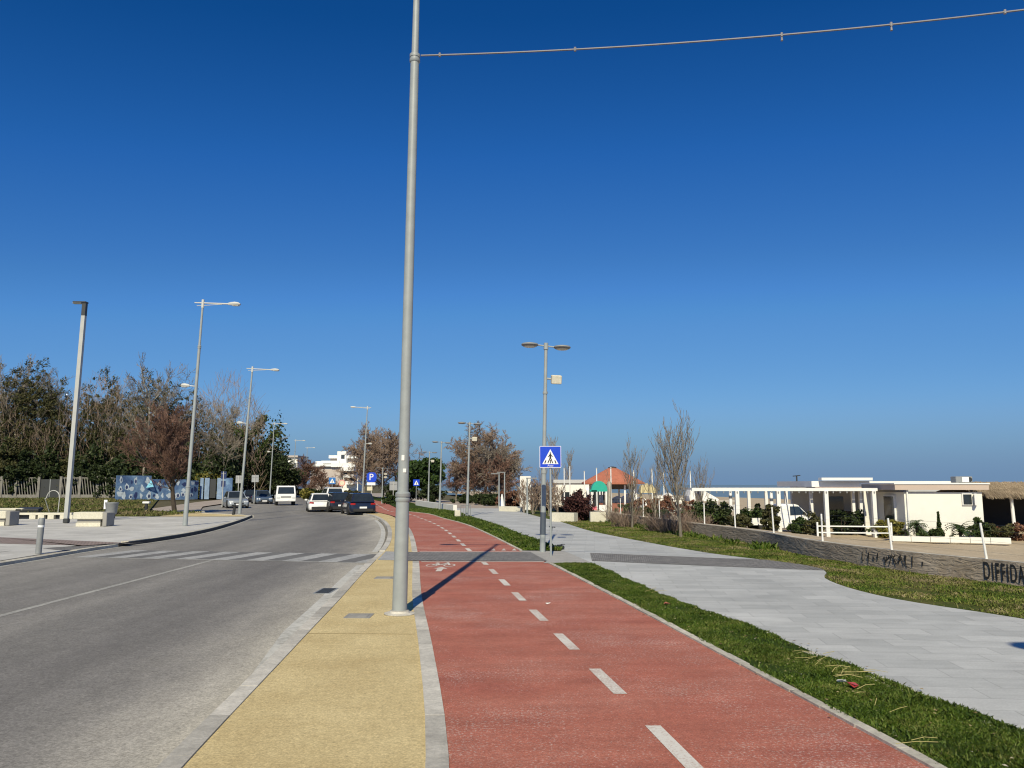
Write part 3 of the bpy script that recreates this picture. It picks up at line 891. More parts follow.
# double lamps of the promenade
def make_double(label, loc, lx, s, box=1, band=False):
    t = thing('promenade_lamp', label, 'street lamp', loc, group='double headed lamps along the bike path', rot=(0, lx, 0), scale=(1, 1, s))
    MB().cyl((0, 0, 0), (0, 0, 2.3), .085, .075, 16).build('lower_shaft', M['steel'], t, True)
    MB().cyl((0, 0, 2.3), (0, 0, 6.1), .062, .05, 16).build('shaft', M['steel'], t, True)
    MB().cyl((0, 0, 4.62), (0, 0, 4.69), .075, .075, 16).build('collar', M['steel'], t, True)
    MB().cyl((0, 0, 2.26), (0, 0, 2.36), .09, .09, 16).build('collar', M['steel'], t, True); MB().cyl((0, 0, 5.96), (0, 0, 6.16), .075, .07, 12).build('cap', M['steel'], t, True)
    MB().cyl((-.30, 0, 6.1), (.30, 0, 6.04), .022, .022, 8).build('crossarm', M['steel'], t, True)
    for sx in (-1, 1):
        cx, z = sx * .50, 6.07 - sx * .03
        hd = MB().lathe([(.05, -.055), (.22, -.045), (.27, -.01), (.25, .03), (.12, .06), (.02, .065)], (cx, 0, z), 20).build('lamp_head', M['galv_dark'], t, True)
        MB().lathe([(.02, -.075), (.17, -.07), (.19, -.05), (.02, -.05)], (cx, 0, z), 16).build('lens', M['lens'], hd, True)
    if box:
        for i in range(box):
            z = 5.05 - i * .55
            f = MB().box((.33, -.06, z), (.31, .22, .26), rz=R(8), rx=R(12), bev=.02).build('floodlight', M['stone_bench'], t)
            MB().cyl((0, 0, z + .04), (.2, 0, z + .02), .03, .03, 8).build('bracket', M['steel'], f)
    if band:
        MB().cyl((0, 0, .5), (0, 0, 1.14), .088, .084, 16).build('dark_sleeve', M['band'], t, True)
    return t
b = g(542.5, 552); tp = ay(546, 345, b.y)
pl = make_double('double headed lamp beside the large crossing sign, with a dark sleeve low on its pole', b, math.atan2(tp.x - b.x, tp.z), tp.z / 6.1, 1, True)
proto2 = None
for px, py, tx, ty, nb, lab in [
    (467, 517, 469.8, 423, 1, 'double headed lamp with a pale box, standing by the short metal railing'),
    (439.5, 510.3, 441.6, 442, 0, 'double headed lamp in front of the long low white wall'),
    (428.2, 505, 429.6, 452, 1, 'double headed lamp with a pale box in front of the round dark pine')]:
    b = g(px, py); tp = ay(tx, ty, b.y)
    make_double(lab, b, math.atan2(tp.x - b.x, tp.z), tp.z / 6.1, nb)
b = g(382, 503.5); tp = ay(384, 468, b.y)
make_double('short far double headed lamp with two floodlights, left of the thick grey lamp post', b, 0, tp.z / 6.1, 2)
sh = make_double('double headed promenade lamp near the viewer, on the edge of the promenade', (6.36, 2.15, 0), 0, 1., 0)

def thin_lamp(px, py, ty, arm, lab):
    b = g(px, py); tp = ay(px + .8, ty, b.y)
    t = thing('slim_lamp', lab, 'street lamp', b, group='slim lamps beyond the promenade')
    MB().cyl((0, 0, 0), (0, 0, tp.z), .065, .05, 8).build('shaft', M['steel'], t, True)
    MB().box((arm * .3, 0, tp.z + .02), (.75, .14, .07)).build('lamp_head', M['galv_dark'], t)
thin_lamp(499, 508.5, 474, -1, 'slim lamp post immediately left of the white cone')
thin_lamp(504.5, 507.5, 472.5, -1, 'slim lamp post immediately right of the white cone')
thin_lamp(527.3, 514.5, 478.5, 1, 'slim lamp post among bare shrubs left of the crossing sign')
thin_lamp(341, 498, 478, -1, 'slim lamp post in front of the hotel, behind the round red sign')

# festoon cable from the big lamp
A = ay(421, 54.5, b0.y)
far = Vector((18.0, 9.4, 0))
n = 60; pts = []
def cable_y(px):
    xs = [420, 463, 519, 572, 629, 680, 740, 800, 871, 940, 1024, 1250, 1600, 2000]
    ys = [54.3, 55.3, 53.2, 50.2, 47, 43.8, 38.5, 32.5, 25, 19, 11, -13, -52, -98]
    return float(np.interp(px, xs, ys))
cz = lambda t: None
P0 = A; 
# height profile along the span found from three sight lines, then a smooth sagging curve
def hz(px):
    # point of the vertical plane through both ends that is seen in column px
    d = ray(px, cable_y(px))
    nx_, ny_ = far.y - A.y, -(far.x - A.x)
    t = (A.x * nx_ + A.y * ny_) / (d.x * nx_ + d.y * ny_)
    p = d * t; return ((p.x - A.x) / (far.x - A.x), CAMH + p.z)
smp = [hz(p) for p in (421, 480, 560, 640, 720, 800, 880, 960, 1024)]
co = np.polyfit([s_[0] for s_ in smp], [s_[1] for s_ in smp], 2)
for i in range(n + 1):
    t = i / n
    pts.append(Vector((A.x + (far.x - A.x) * t, A.y + (far.y - A.y) * t, float(np.polyval(co, t)))))
zend = pts[-1].z
cab = thing('festoon_cable', 'pale cable strung across the sky from the collar of the big lamp post', 'cable', A)
mb = MB(); loc = [p - A for p in pts]
mb.tube(loc, .0165, 6); mb.build('cable', M['cable'], cab, True)
for t in (.03, .14, .31, .395, .47, .60):
    p = A.lerp(A, 0); i = int(t * n); q = loc[i]
    mb = MB().cyl(q + Vector((0, 0, .035)), q + Vector((0, 0, -.03)), .021, .021, 8)
    if t in (.31, .395): mb.cyl(q + Vector((0, 0, -.03)), q + Vector((0, 0, -.10)), .012, .02, 8)
    mb.build('bulb_holder', M['cable'], cab, True)
make_road_lamp('street_lamp', 'grey mast at the far end of the festoon cable', (far.x + .1, far.y, 0), (0, 0, 0), False, 'street lamps of the road')
bpy.data.objects[-1] if False else None

# ------------------------------------------------------------------ signs
def ped_sign(label, px, ybase, ytop, size, m_face, detail, lx=0., rz=0., group=None):
    b = g(px, ybase); zt = ay(px, ytop, b.y).z
    t = thing('crossing_sign', label, 'road sign', b, rz=rz, group=group)
    MB().cyl((0, 0, 0), (0, 0, zt - .05), .03, .03, 12).build('pole', M['steel'], t, True)
    zc = zt - size / 2
    f = MB().box((lx, -.045, zc), (size, .02, size), bev=.008).build('sign_plate', m_face, t)
    MB().box((lx, -.030, zc), (size * .985, .012, size * .985)).build('sign_back', M['sign_back'], f)
    y = -.058
    s = size / 2
    tri = [(lx - s * .74, y, zc - s * .66), (lx + s * .74, y, zc - s * .66), (lx, y, zc + s * .70)]
    MB().prism(tri, (0, .003, 0)).build('triangle', M['sign_white'], f)
    if detail:
        bd = MB(); e = s * .965; k = .022 * size
        for c, d in (((lx, y + .002, zc + e), (2 * e, .003, k)), ((lx, y + .002, zc - e), (2 * e, .003, k)), ((lx - e, y + .002, zc), (k, .003, 2 * e)), ((lx + e, y + .002, zc), (k, .003, 2 * e))):
            bd.box(c, d)
        bd.build('border', M['sign_white'], f)
        w = MB(); y2 = y - .003
        def seg(a, b_, wd):
            a, b_ = Vector((lx + a[0] * s, y2, zc + a[1] * s)), Vector((lx + b_[0] * s, y2, zc + b_[1] * s)); d = (b_ - a).normalized(); p = Vector((d.z, 0, -d.x)) * wd * s / 2
            w.prism([a - p, b_ - p, b_ + p, a + p], (0, .0025, 0))
        w.lathe([(.001, -.06 * s), (.06 * s, -.03 * s), (.06 * s, .03 * s), (.001, .06 * s)], (lx, y2, zc + .36 * s), 10)
        for a, b_, wd in (((0, .27), (0, -.08), .16), ((0, -.05), (-.24, -.58), .09), ((0, -.05), (.22, -.58), .09), ((0, .24), (-.20, -.02), .07), ((0, .24), (.20, .0), .07),
                          ((-.40, -.32), (-.52, -.60), .10), ((.0, -.28), (.0, -.60), .09), ((.40, -.32), (.52, -.60), .10)):
            seg(a, b_, wd)
        w.build('walking_figure', M['sign_black'], f)
        tx = text_obj('lettering', 'Auto', M['sign_white'], size * .13, f)
        tx.location = (lx, y - .001, zc - s * .80); tx.rotation_euler = (R(90), 0, 0)
    else:
        w = MB(); w.cyl((lx, y - .004, zc + .12 * s), (lx, y - .001, zc + .12 * s), .1 * s, .1 * s, 8)
        w.box((lx, y - .002, zc - .28 * s), (.22 * s, .003, .6 * s)); w.build('walking_figure', M['sign_black'], f)
    return t
ped_sign('large blue and white pedestrian crossing sign on a thin pole at the sett crossing', 551, 556.5, 446, .62, M['blue_sign'], True, 0, R(-3))
ped_sign('faded blue crossing sign beside the white car driving away', 331.5, 506, 477.5, .62, M['blue_pale'], False, 0, R(5))
ped_sign('small blue crossing sign in front of the dark pine, right of the thick lamp post', 416, 505, 479.5, .62, M['blue_sign'], False, 0, R(5))
# parking sign
b = g(371, 506); zt = ay(371, 472.5, b.y).z
t = thing('parking_sign', 'blue parking sign with a white plate below it, right of the dark parked cars', 'road sign', b)
MB().cyl((0, 0, 0), (0, 0, zt - .1), .035, .035, 10).build('pole', M['galv'], t, True)
f = MB().prism([(math.copysign(min(.46, abs(.52 * math.cos(a))), math.cos(a)), -.05, zt - .45 + math.copysign(min(.46, abs(.52 * math.sin(a))), math.sin(a))) for a in [6.28318 * i / 24 for i in range(24)]], (0, .02, 0)).build('sign_plate', M['blue_sign'], t)
tx = text_obj('lettering', 'P', M['sign_white'], .85, f); tx.location = (-.03, -.055, zt - .45); tx.rotation_euler = (R(90), 0, 0)
MB().box((-.02, -.05, zt - 1.06), (.78, .02, .26)).build('info_plate', M['sign_white'], t)
MB().box((-.15, -.05, zt - 1.50), (.50, .02, .36)).build('cream_plate', M['cream_plate'], t)
# round faded sign
b = g(341.5, 505); zc = ay(340, 483, b.y).z
t = thing('round_sign', 'faded reddish round sign left of the dark parked cars', 'road sign', b)
MB().cyl((0, 0, 0), (0, 0, zc + .2), .03, .03, 8).build('pole', M['galv'], t, True)
f = MB().cyl((0, -.05, zc), (0, -.035, zc), .33, .33, 24).build('sign_plate', M['red_sign'], t)
MB().cyl((0, -.056, zc), (0, -.051, zc), .22, .22, 20).build('pale_centre', M['cream_plate'], f)
# backs of signs on the left
def back_sign(px, yb, yt, w, h, lab, m=None, yaw=0, two=False):
    b = g(px, yb); zt = ay(px, yt, b.y).z
    t = thing('sign_post', lab, 'road sign', b, rz=yaw, group='signs seen from behind')
    MB().cyl((0, 0, 0), (0, 0, zt), .035, .035, 8).build('pole', M['galv'], t, True)
    MB().box((0, .05, zt - h / 2), (w, .02, h)).build('sign_plate', m or M['sign_back'], t)
    MB().box((0, .032, zt - h * .3), (w * .8, .02, .05)).build('bracket', M['galv_dark'], t)
    if two:
        MB().box((0, .05, zt - h * 1.7), (w * .8, .02, h * .8)).build('lower_plate', m or M['sign_back'], t)
back_sign(254, 503.5, 475, .75, .75, 'grey square sign back in front of the blue grey parked car')
back_sign(237.5, 505, 475.5, .62, .75, 'grey square sign back just left of the street lamp by the silver car')
back_sign(222, 507, 471.5, .50, .65, 'dark sign back stacked on a pole above the parked silver car roof', M['mural_navy'], 0, True)
back_sign(393, 504, 481.5, .8, .9, 'grey square sign back left of the thick lamp post, in front of the dark trees')

# ------------------------------------------------------------------ small street furniture
def bollard():
    b = g(38.3, 553.5); tp = ay(42, 518, b.y); H = tp.z
    t = thing('bollard', 'grey metal bollard with a pale ring, leaning on the pavement edge by the road', 'bollard', b, rot=(0, math.atan2(tp.x - b.x, tp.z) , 0))
    MB().cyl((0, 0, 0), (0, 0, H * .74), .085, .085, 16).build('post', M['galv_dark'], t, True)
    MB().cyl((0, 0, H * .74), (0, 0, H * .80), .088, .088, 16).build('pale_ring', M['sign_white'], t, True)
    MB().lathe([(.085, 0), (.085, H * .17), (.07, H * .2), (.02, H * .205)], (0, 0, H * .8), 16).build('cap', M['galv_dark'], t, True)
bollard()
b = g(233.5, 514.8)
t = thing('black_bollard', 'low black bollard on the yellow corner pavement in front of the silver car', 'bollard', b, rot=(0, R(6), 0))
MB().cyl((0, 0, 0), (0, 0, .52), .10, .085, 10).build('post', M['black'], t, True)
MB().lathe([(.085, 0), (.11, .03), (.11, .1), (.05, .16)], (0, 0, .5), 10).build('cap', M['black'], t, True)
b = g(146, 511.5)
t = thing('lawn_post', 'short black post with a flat white cap on the lawn before the blue mural wall', 'post', b)
MB().box((0, 0, .3), (.16, .16, .6)).build('post', M['black'], t); MB().box((0, 0, .66), (.52, .3, .16), bev=.03).build('cap', M['sign_white'], t)

def bench(px0, px1, ybase, H, lab, W=.75, side=True):
    a = g(px0, ybase); c = g(px1, ybase); L = c.x - a.x
    t = thing('stone_bench', lab, 'bench', ((a.x + c.x) / 2, a.y + W / 2, -.01))
    MB().box((0, 0, .09), (L * .82, W * .8, .18)).build('foot', M['stone_bench'], t)
    MB().box((0, .02, .26), (L * .78, W * .7, .16)).build('plinth', M['stone_grey'], t)
    MB().box((-.0, 0, .34 + (H - .34) / 2), (L, W, H - .34), bev=.03).build('seat', M['stone_bench'], t)
    MB().box((L / 2 + .10, .0, H / 2 - .005), (.2, W * 1.02, H - .03), bev=.02).build('end_block', M['stone_grey'], t)
bench(72, 102, 526.3, .68, 'long cream stone bench with a grey end block, beside the square lamp post')
bench(-18, 5, 525.6, .72, 'cream stone bench cut off by the left edge of the photo', .75)
# long low seat wall with dark gaps
a = g(10, 519); c = g(66, 519.4)
t = thing('seat_wall', 'low white seat wall with dark gaps behind the grey bollard', 'low wall', (a.x, a.y, 0))
L = c.x - a.x
mb = MB().box((L / 2, .2, .30), (L, .4, .12))
for u in (0.06, .36, .50, .66, .86, .97): mb.box((L * u, .2, .12), (L * .10, .38, .24))
mb.build('slab', M['stone_bench'], t); MB().box((L / 2, .28, .12), (L * .94, .12, .22)).build('gap_shade', M['black'], t)  # black box stands in for the shade inside the gaps
a = g(0, 513.5)
t = thing('lawn_slab', 'pale stone slab lying on the lawn at the left edge of the photo', 'bench', (a.x - .5, a.y, 0))
MB().box((.8, .3, .28), (2.6, .8, .16), bev=.03).build('seat', M['stone_bench'], t); MB().box((.8, .3, .1), (2.2, .6, .2)).build('plinth', M['stone_grey'], t)
a = g(27, 513.5)  # dark slab added in place of a shadow on the lawn
t = thing('slab_shadow', 'added dark slab standing in for the shadow beside the pale lawn slab', 'bench', (a.x, a.y, 0), rz=R(8))
MB().box((0, .3, .26), (1.5, .7, .22), rx=R(10), bev=.03).build('seat', M['dark_plate'], t); MB().box((.2, .3, .07), (.9, .5, .14)).build('plinth', M['stone_grey'], t)
# bin
b = g(111, 518.5)
t = thing('litter_bin', 'dark grey tub shaped litter bin on a post behind the long stone bench', 'bin', (b.x, b.y, 0))
MB().lathe([(.26, 0), (.30, .1), (.36, .62), (.38, .64), (.38, .70), (.34, .70), (.30, .2), (.02, .18)], (0, 0, .25), 18).build('tub', M['galv_dark'], t, True)
MB().box((0, .2, .3), (.18, .2, .6)).build('post', M['black'], t)
b = g(102.6, 518)
t = thing('info_post', 'small white panel on a dark post left of the litter bin', 'sign', (b.x, b.y + .3, 0))
MB().box((0, 0, .2), (.10, .1, .5)).build('post', M['black'], t); MB().box((0, -.06, .80), (.20, .03, .55), bev=.01).build('panel', M['sign_white'], t)
# wire hoop
a, c = g(46, 514), g(57.8, 514)
zt = ay(52, 490.5, a.y).z
t = thing('bike_hoop', 'thin grey metal hoop standing on the lawn left of the square lamp post', 'hoop', (a.x, a.y, 0))
L = c.x - a.x; pts = [Vector((-.15, 0, zt - .55))] + [Vector((L * (.5 - .55 * math.cos(u)), 0, zt - .5 + .5 * math.sin(u))) for u in [i * math.pi / 10 for i in range(11)]] + [Vector((L, 0, 0))]
MB().tube(pts, .028, 6).build('hoop', M['galv'], t, True); MB().tube([pts[0], Vector((-.1, .6, 0))], .028, 6).build('leg', M['galv'], t, True)

# covers and grate
def cover(px, py, w, d, z, lab):
    b = g(px, py, z)
    t = thing('manhole_cover', lab, 'manhole cover', (b.x, b.y, z))
    MB().box((0, 0, .002), (w, d, .008)).build('frame', M['stone_grey'], t)
    MB().box((0, 0, .005), (w - .12, d - .12, .010)).build('lid', M['concrete'], t)
cover(359, 616, .40, .42, .0, 'square concrete access cover left of the thick lamp post foot')
cover(384.5, 577.8, .40, .40, .0, 'square concrete access cover behind the thick lamp post, nearer the crossing')
b = g(327, 591, ROADZ)
t = thing('drain_grate', 'dark iron drain grate in the road against the kerb', 'drain', (b.x - .02, b.y, ROADZ))
MB().box((0, 0, .003), (.34, .78, .006)).build('frame', M['galv_dark'], t)
mb = MB()
for i in range(9): mb.box((0, -.32 + i * .08, .008), (.26, .035, .008))
mb.build('bars', M['black'], t)

# kick scooter leaning by the lamp
b = g(549, 549.8)
t = thing('kick_scooter', 'black kick scooter parked against the promenade lamp pole', 'scooter', (b.x + .04, b.y - .12, 0), rz=R(28), scale=.66)
dk = MB().box((.28, 0, .16), (.62, .15, .05), bev=.015).box((.50, 0, .21), (.25, .10, .05), rx=0).build('deck', M['black'], t)
MB().cyl((-.05, 0, .12), (.10, .0, 1.05), .03, .025, 10).build('stem', M['galv_dark'], t, True)
hb = MB().cyl((.10, -.22, 1.06), (.10, .22, 1.06), .018, .018, 8).build('handlebar', M['black'], t, True)
for s in (-1, 1): MB().cyl((.10, s * .16, 1.06), (.10, s * .26, 1.06), .024, .024, 8).build('grip', M['trim'], hb, True)
for x in (-.07, .66):
    w = MB().cyl((x, -.03, .095), (x, .03, .095), .095, .095, 16).build('wheel', M['tyre'], t, True)
    MB().cyl((x, -.034, .11), (x, .034, .11), .06, .06, 12).build('rim', M['black'], w, True)
MB().box((.68, 0, .24), (.2, .1, .02), bev=.005).build('mudguard', M['black'], t)

# litter
def scrap(name, lab, px, py, s, m, cat, z=.03):
    b = g(px, py); mb = MB()
    n = 7; P = [(random.uniform(-s, s), random.uniform(-s, s), random.uniform(0, s * .6)) for _ in range(n)]
    F = [(i, (i + 1) % n, (i + 3) % n) for i in range(n)]
    o = mb.add(P, F).build(name, m); o.location = (b.x, b.y, z)
    tag(o, lab, cat)
scrap('crumpled_wrapper', 'crumpled red wrapper lying in the near grass strip', 855, 690, .07, M['wrapper_red'], 'litter')
scrap('crumpled_wrapper', 'faded orange scrap in the grass strip, farther than the red wrapper', 666, 606, .08, M['terracotta'], 'litter')
scrap('paper_scrap', 'white paper scrap lying on the red bike path right of the dashes', 548, 604.5, .05, M['paper'], 'litter', .006)
scrap('paper_scrap', 'pale scrap beside the red wrapper in the grass', 842, 686, .06, M['paper'], 'litter')
mb = MB()
for px, py, n in ((808, 660, 5), (826, 668, 3), (845, 680, 7), (862, 700, 2), (878, 716, 2), (640, 595, 3), (905, 750, 2)):
    for i in range(n):
        b = g(px + random.uniform(-16, 16), py + random.uniform(-5, 5)); a = random.uniform(-.6, .9); l = random.uniform(.08, .32)
        p = Vector((b.x, b.y, random.uniform(.03, .08))); q = p + Vector((math.cos(a) * l, math.sin(a) * l, random.uniform(-.02, .05)))
        mb.tube([p, (p + q) / 2 + Vector((0, 0, random.uniform(-.01, .03))), q], random.uniform(.0015, .0032), 4)
o = mb.build('straw', M['straw']); o['kind'] = 'stuff'; o['label'] = 'dry yellow stalks scattered over the near grass strip'; o['category'] = 'straw'

# metal railing and white block by the second lamp, low walls
b = g(465.5, 517.5)
t = thing('metal_railing', 'short grey metal railing beside the second promenade lamp', 'railing', (b.x, b.y, 0))
mb = MB()
for i in range(5): mb.cyl((-.28 + i * .14, 0, 0), (-.28 + i * .14, 0, .72), .014, .014, 6)
mb.build('bars', M['galv_dark'], t, True); MB().tube([(-.3, 0, 0), (-.3, 0, .74), (.3, 0, .74), (.3, 0, 0)], .022, 6).build('frame', M['galv_dark'], t, True)
b = g(457.5, 517.2)
o = MB().box((0, .15, .2), (.36, .36, .44), bev=.03).build('stone_block', M['stone_bench']); o.location = (b.x, b.y, 0); tag(o, 'pale stone block at the end of the grass strip beside the metal railing', 'block')

def lowwall(name, lab, pts, h, th, m, cap=None, zb=-.1):
    mb = MB()
    for a, c in zip(pts, pts[1:]):
        a, c = Vector((a[0], a[1], zb)), Vector((c[0], c[1], zb)); d = (c - a).normalized(); p = Vector((-d.y, d.x, 0)) * th / 2
        mb.prism([a - p, c - p, c + p, a + p], (0, 0, h - zb))
    o = mb.build(name, m); tag(o, lab, 'wall')
    return o
lowwall('low_wall', 'long low white wall behind the far grass strip and its lamps', [g(417, 505.2)[:2], g(436, 508.6)[:2], g(455, 511.5)[:2]], .48, .3, M['white_wall'])
lowwall('low_wall', 'low cream wall across the promenade right of the white cone', [g(501, 511)[:2], g(523, 511.6)[:2]], .36, .5, M['stone_bench'])
lowwall('low_wall', 'low yellowish wall just left of the dark red bush', [g(553, 521.2)[:2], g(576, 521.8)[:2]], .48, .5, M['stone_bench'])
lowwall('low_wall', 'short cream wall block between the dark red bush and the grey trunk', [g(590, 522)[:2], g(605.5, 522)[:2]], .54, .5, M['stone_bench'])
b = g(502, 508)
o = MB().lathe([(.30, 0), (.22, .3), (.12, .8), (.05, 1.15), (.01, 1.2)], (0, 0, 0), 12).build('white_cone', M['white_metal'], None, True); o.location = (b.x, b.y, 0); tag(o, 'narrow white cone standing between two slim lamp posts', 'cone')
a = g(470, 501)
t = thing('white_gate', 'thin white metal gate frame in front of the black green bushes', 'gate', (a.x, a.y, 0))
w = g(480, 501).x - a.x
MB().tube([(0, 0, 0), (0, 0, 1.2), (w, 0, 1.2), (w, 0, 0)], .05, 6).build('frame', M['white_metal'], t, True); MB().cyl((0, 0, .6), (w, 0, .6), .03, .03, 6).build('rail', M['white_metal'], t, True)

# ------------------------------------------------------------------ vehicles
def wheel(root, x, y, r, w, s):
    t = MB().lathe([(r * .62, -w / 2), (r * .94, -w / 2), (r, -w * .35), (r, w * .35), (r * .94, w / 2), (r * .62, w / 2)], (0, 0, 0), 20).build('wheel', M['tyre'], root, True)
    t.rotation_euler = (0, R(90), 0); t.location = (x, y, r)
    rm = MB().lathe([(r * .64, -w * .42), (r * .64, w * .30), (r * .5, w * .44), (r * .15, w * .40), (.01, w * .46)], (0, 0, 0), 14)
    rm.build('rim', M['rim'], t, True)
    if s < 0: t.rotation_euler = (0, R(-90), 0)

def car(name, lab, loc, rz, L, W, H, pm, style='sedan', group=None):
    t = thing(name, lab, 'car', loc, rz, group)
    hl = L / 2; hw = W / 2
    suv = style == 'suv'
    bz = .60 * H if suv else .585 * H
    gz = .17 if suv else .14
    tail = .95 if style in ('suv', 'hatch') else .90
    st = [(-.5, .62, .80, gz + .16), (-.485, .90, .90, gz + .06), (-.43, tail * 1.03, .97, gz), (-.25, 1.01, 1, gz), (0, 1, 1, gz), (.22, .98, 1, gz), (.36, .88, .985, gz), (.455, .76, .93, gz + .03), (.49, .62, .82, gz + .07), (.5, .50, .72, gz + .14)]
    rings = []
    for f, tz, tw, zb in st:
        y = f * L; zt = bz * tz if tz > .65 else bz * tz; w_ = hw * tw
        zm = zb + (zt - zb) * .55
        rings.append([(-w_ * .93, y, zb), (-w_ * .995, y, zb + (zt - zb) * .25), (-w_, y, zm), (-w_ * .95, y, zt - .05), (-w_ * .84, y, zt), (w_ * .84, y, zt), (w_ * .95, y, zt - .05), (w_, y, zm), (w_ * .995, y, zb + (zt - zb) * .25), (w_ * .93, y, zb)])
    body = MB().loft(rings).build('body', pm, t, True)
    rb, rt, ft, fb = (-.475, -.40, .04, .24) if style == 'suv' else (-.47, -.37, .03, .25) if style == 'hatch' else (-.40, -.24, .05, .25)
    zb_ = bz - .02
    low = [(-hw * .86, rb * L, zb_), (hw * .86, rb * L, zb_), (hw * .90, fb * L, zb_), (-hw * .90, fb * L, zb_)]
    up = [(-hw * .66, rt * L, H - .03), (hw * .66, rt * L, H - .03), (hw * .69, ft * L, H - .03), (-hw * .69, ft * L, H - .03)]
    cap = [(-hw * .56, (rt + .02) * L, H), (hw * .56, (rt + .02) * L, H), (hw * .58, (ft - .03) * L, H), (-hw * .58, (ft - .03) * L, H)]
    MB().loft([low, up, cap]).build('cabin', pm, t, True)
    def pane(nm, a, b, c, d, u0, u1, v0, v1, off):
        a, b, c, d = map(Vector, (a, b, c, d))
        def P(u, v): return (a.lerp(b, u)).lerp(d.lerp(c, u), v)
        nrm = (b - a).cross(d - a).normalized()
        q = [P(u0, v0), P(u1, v0), P(u1, v1), P(u0, v1)]
        MB().prism([p + nrm * off for p in q], nrm * -.02).build(nm, M['glass'], t)
    pane('rear_window', low[0], low[1], up[1], up[0], .07, .93, .12, .92, .012)
    pane('windscreen', low[2], low[3], up[3], up[2], .05, .95, .08, .95, .012)
    for (A_, B_, C_, D_) in ((low[1], low[2], up[2], up[1]), (low[3], low[0], up[0], up[3])):
        fwd = A_[1] < B_[1]
        r = ((.10, .47), (.51, .92)) if fwd else ((.08, .49), (.53, .90))
        for u0, u1 in r:
            pane('side_window', A_, B_, C_, D_, u0, u1, .12, .90, .012)
    wr = .235 * H if not suv else .24 * H
    for y in (-.30 * L, .31 * L):
        for s in (-1, 1):
            a = MB().lathe([(wr * 1.13, -.03), (wr * 1.13, .035), (wr * .9, .035), (wr * .9, -.03)], (0, 0, 0), 20).build('wheel_arch', M['trim'], t, True)
            a.rotation_euler = (0, R(90), 0); a.location = (s * (hw - .03), y, wr)
            wheel(t, s * (hw - .09), y, wr, .21, s)
    for s in (-1, 1):
        MB().box((s * hw * .68, hl * .955, bz * .66), (hw * .42, .10, .15), rz=-s * R(18), bev=.03).build('headlight', M['head_lens'], t)
        MB().box((s * hw * .73, -hl * .965, bz * .84), (hw * .36, .10, .13), rz=s * R(14), bev=.03).build('tail_light', M['red_lens'], t)
        mr = MB().box((s * (hw + .07), .17 * L, bz + .06), (.20, .10, .13), bev=.03).build('mirror', pm, t)
    MB().box((0, hl - .005, bz * .50), (hw * .9, .06, .14), bev=.02).build('grille', M['trim'], t)
    MB().box((0, hl - .02, gz + .14), (hw * 1.3, .10, .12), bev=.03).build('front_bumper', M['trim'], t)
    MB().box((0, -hl + .0, gz + .17), (hw * 1.45, .10, .20), bev=.03).build('rear_bumper', M['trim'] if style != 'sedan' else pm, t)
    for s in (-1, 1):
        MB().box((0, s * (hl + .035), bz * (.58 if s < 0 else .40)), (.50, .02, .12)).build('number_plate', M['sign_white'], t)
    return t
b = g(319, 511.2, ROADZ)
car('car', 'white hatchback driving away on the road, seen from behind', b, R(17), 4.2, 1.86, 1.42, M['car_white'], 'hatch', 'cars on the road')
b = g(363.5, 515.2, ROADZ)
car('car', 'dark navy car parked nearest on the right kerb, seen from behind', (b.x - .80, b.y + 2.0, ROADZ), R(21), 4.3, 1.9, 1.50, M['car_navy'], 'suv', 'cars on the road')
car('car', 'black car parked right in front of the dark navy one, mostly hidden', (b.x - 3.6, b.y + 7.4, ROADZ), R(24), 4.2, 1.8, 1.50, M['car_black'], 'suv', 'cars on the road')
car('car', 'white topped car farther along the row of parked dark cars', (b.x - 5.6, b.y + 14.5, ROADZ), R(22), 4.4, 1.85, 1.85, M['car_white'], 'suv', 'cars on the road')
b = g(228.5, 508.3, ROADZ)
car('car', 'silver car parked nose first at the yellow pavement corner', (b.x, b.y + 1.6, ROADZ), R(180 + 28), 4.3, 1.85, 1.50, M['car_silver'], 'hatch', 'cars on the road')
b = g(247, 502.5, ROADZ)
car('car', 'dark car parked behind the silver one, half hidden by the street lamp', (b.x - .6, b.y + 3, ROADZ), R(180 + 26), 4.2, 1.8, 1.45, M['car_black'], 'sedan', 'cars on the road')
b = g(255, 504.2, ROADZ)
car('car', 'slate blue car parked just left of the oncoming white truck', (b.x, b.y + 2.2, ROADZ), R(180 + 26), 4.3, 1.85, 1.45, M['car_slate'], 'sedan', 'cars on the road')

# truck
b = g(277.8, 505.6, ROADZ)
t = thing('truck', 'small white truck driving towards the viewer', 'truck', (b.x, b.y + 2.3, ROADZ), R(180 + 19))
W = 1.95; H = 1.98
cabr = []
for y, zt, w_ in ((2.28, .62, .93), (2.36, .95, .97), (2.30, 1.14, .98), (2.02, H - .06, .90), (1.85, H, .84), (.95, H, .84), (.72, H - .06, .88), (.70, 1.1, .98), (.70, .5, .98)):
    cabr.append((y, zt, w_))
prof = [(2.30, .42), (2.36, .75), (2.33, 1.12), (2.06, H - .08), (1.94, H), (.95, H), (.78, H - .05), (.74, .42)]
mb = MB(); n = len(prof)
rings = []
for s, k in ((-1, 1), (-.94, 0), (.94, 0), (1, 1)):
    ring_ = []
    for (y, z) in prof:
        kk = .05 if k else 0
        yy = y - kk if y > 1.5 else y + kk
        wx = W / 2 * (1 if z < 1.2 else .92)
        ring_.append((s * wx, yy, z - (kk if z > 1.5 else 0)))
    rings.append(ring_)
mb.loft(rings).build('cab', M['car_white'], t, True)
MB().prism([(-.80, 2.318, 1.17), (.80, 2.318, 1.17), (.74, 2.10, H - .14), (-.74, 2.10, H - .14)], (0, .012, .004)).build('windscreen', M['glass'], t)
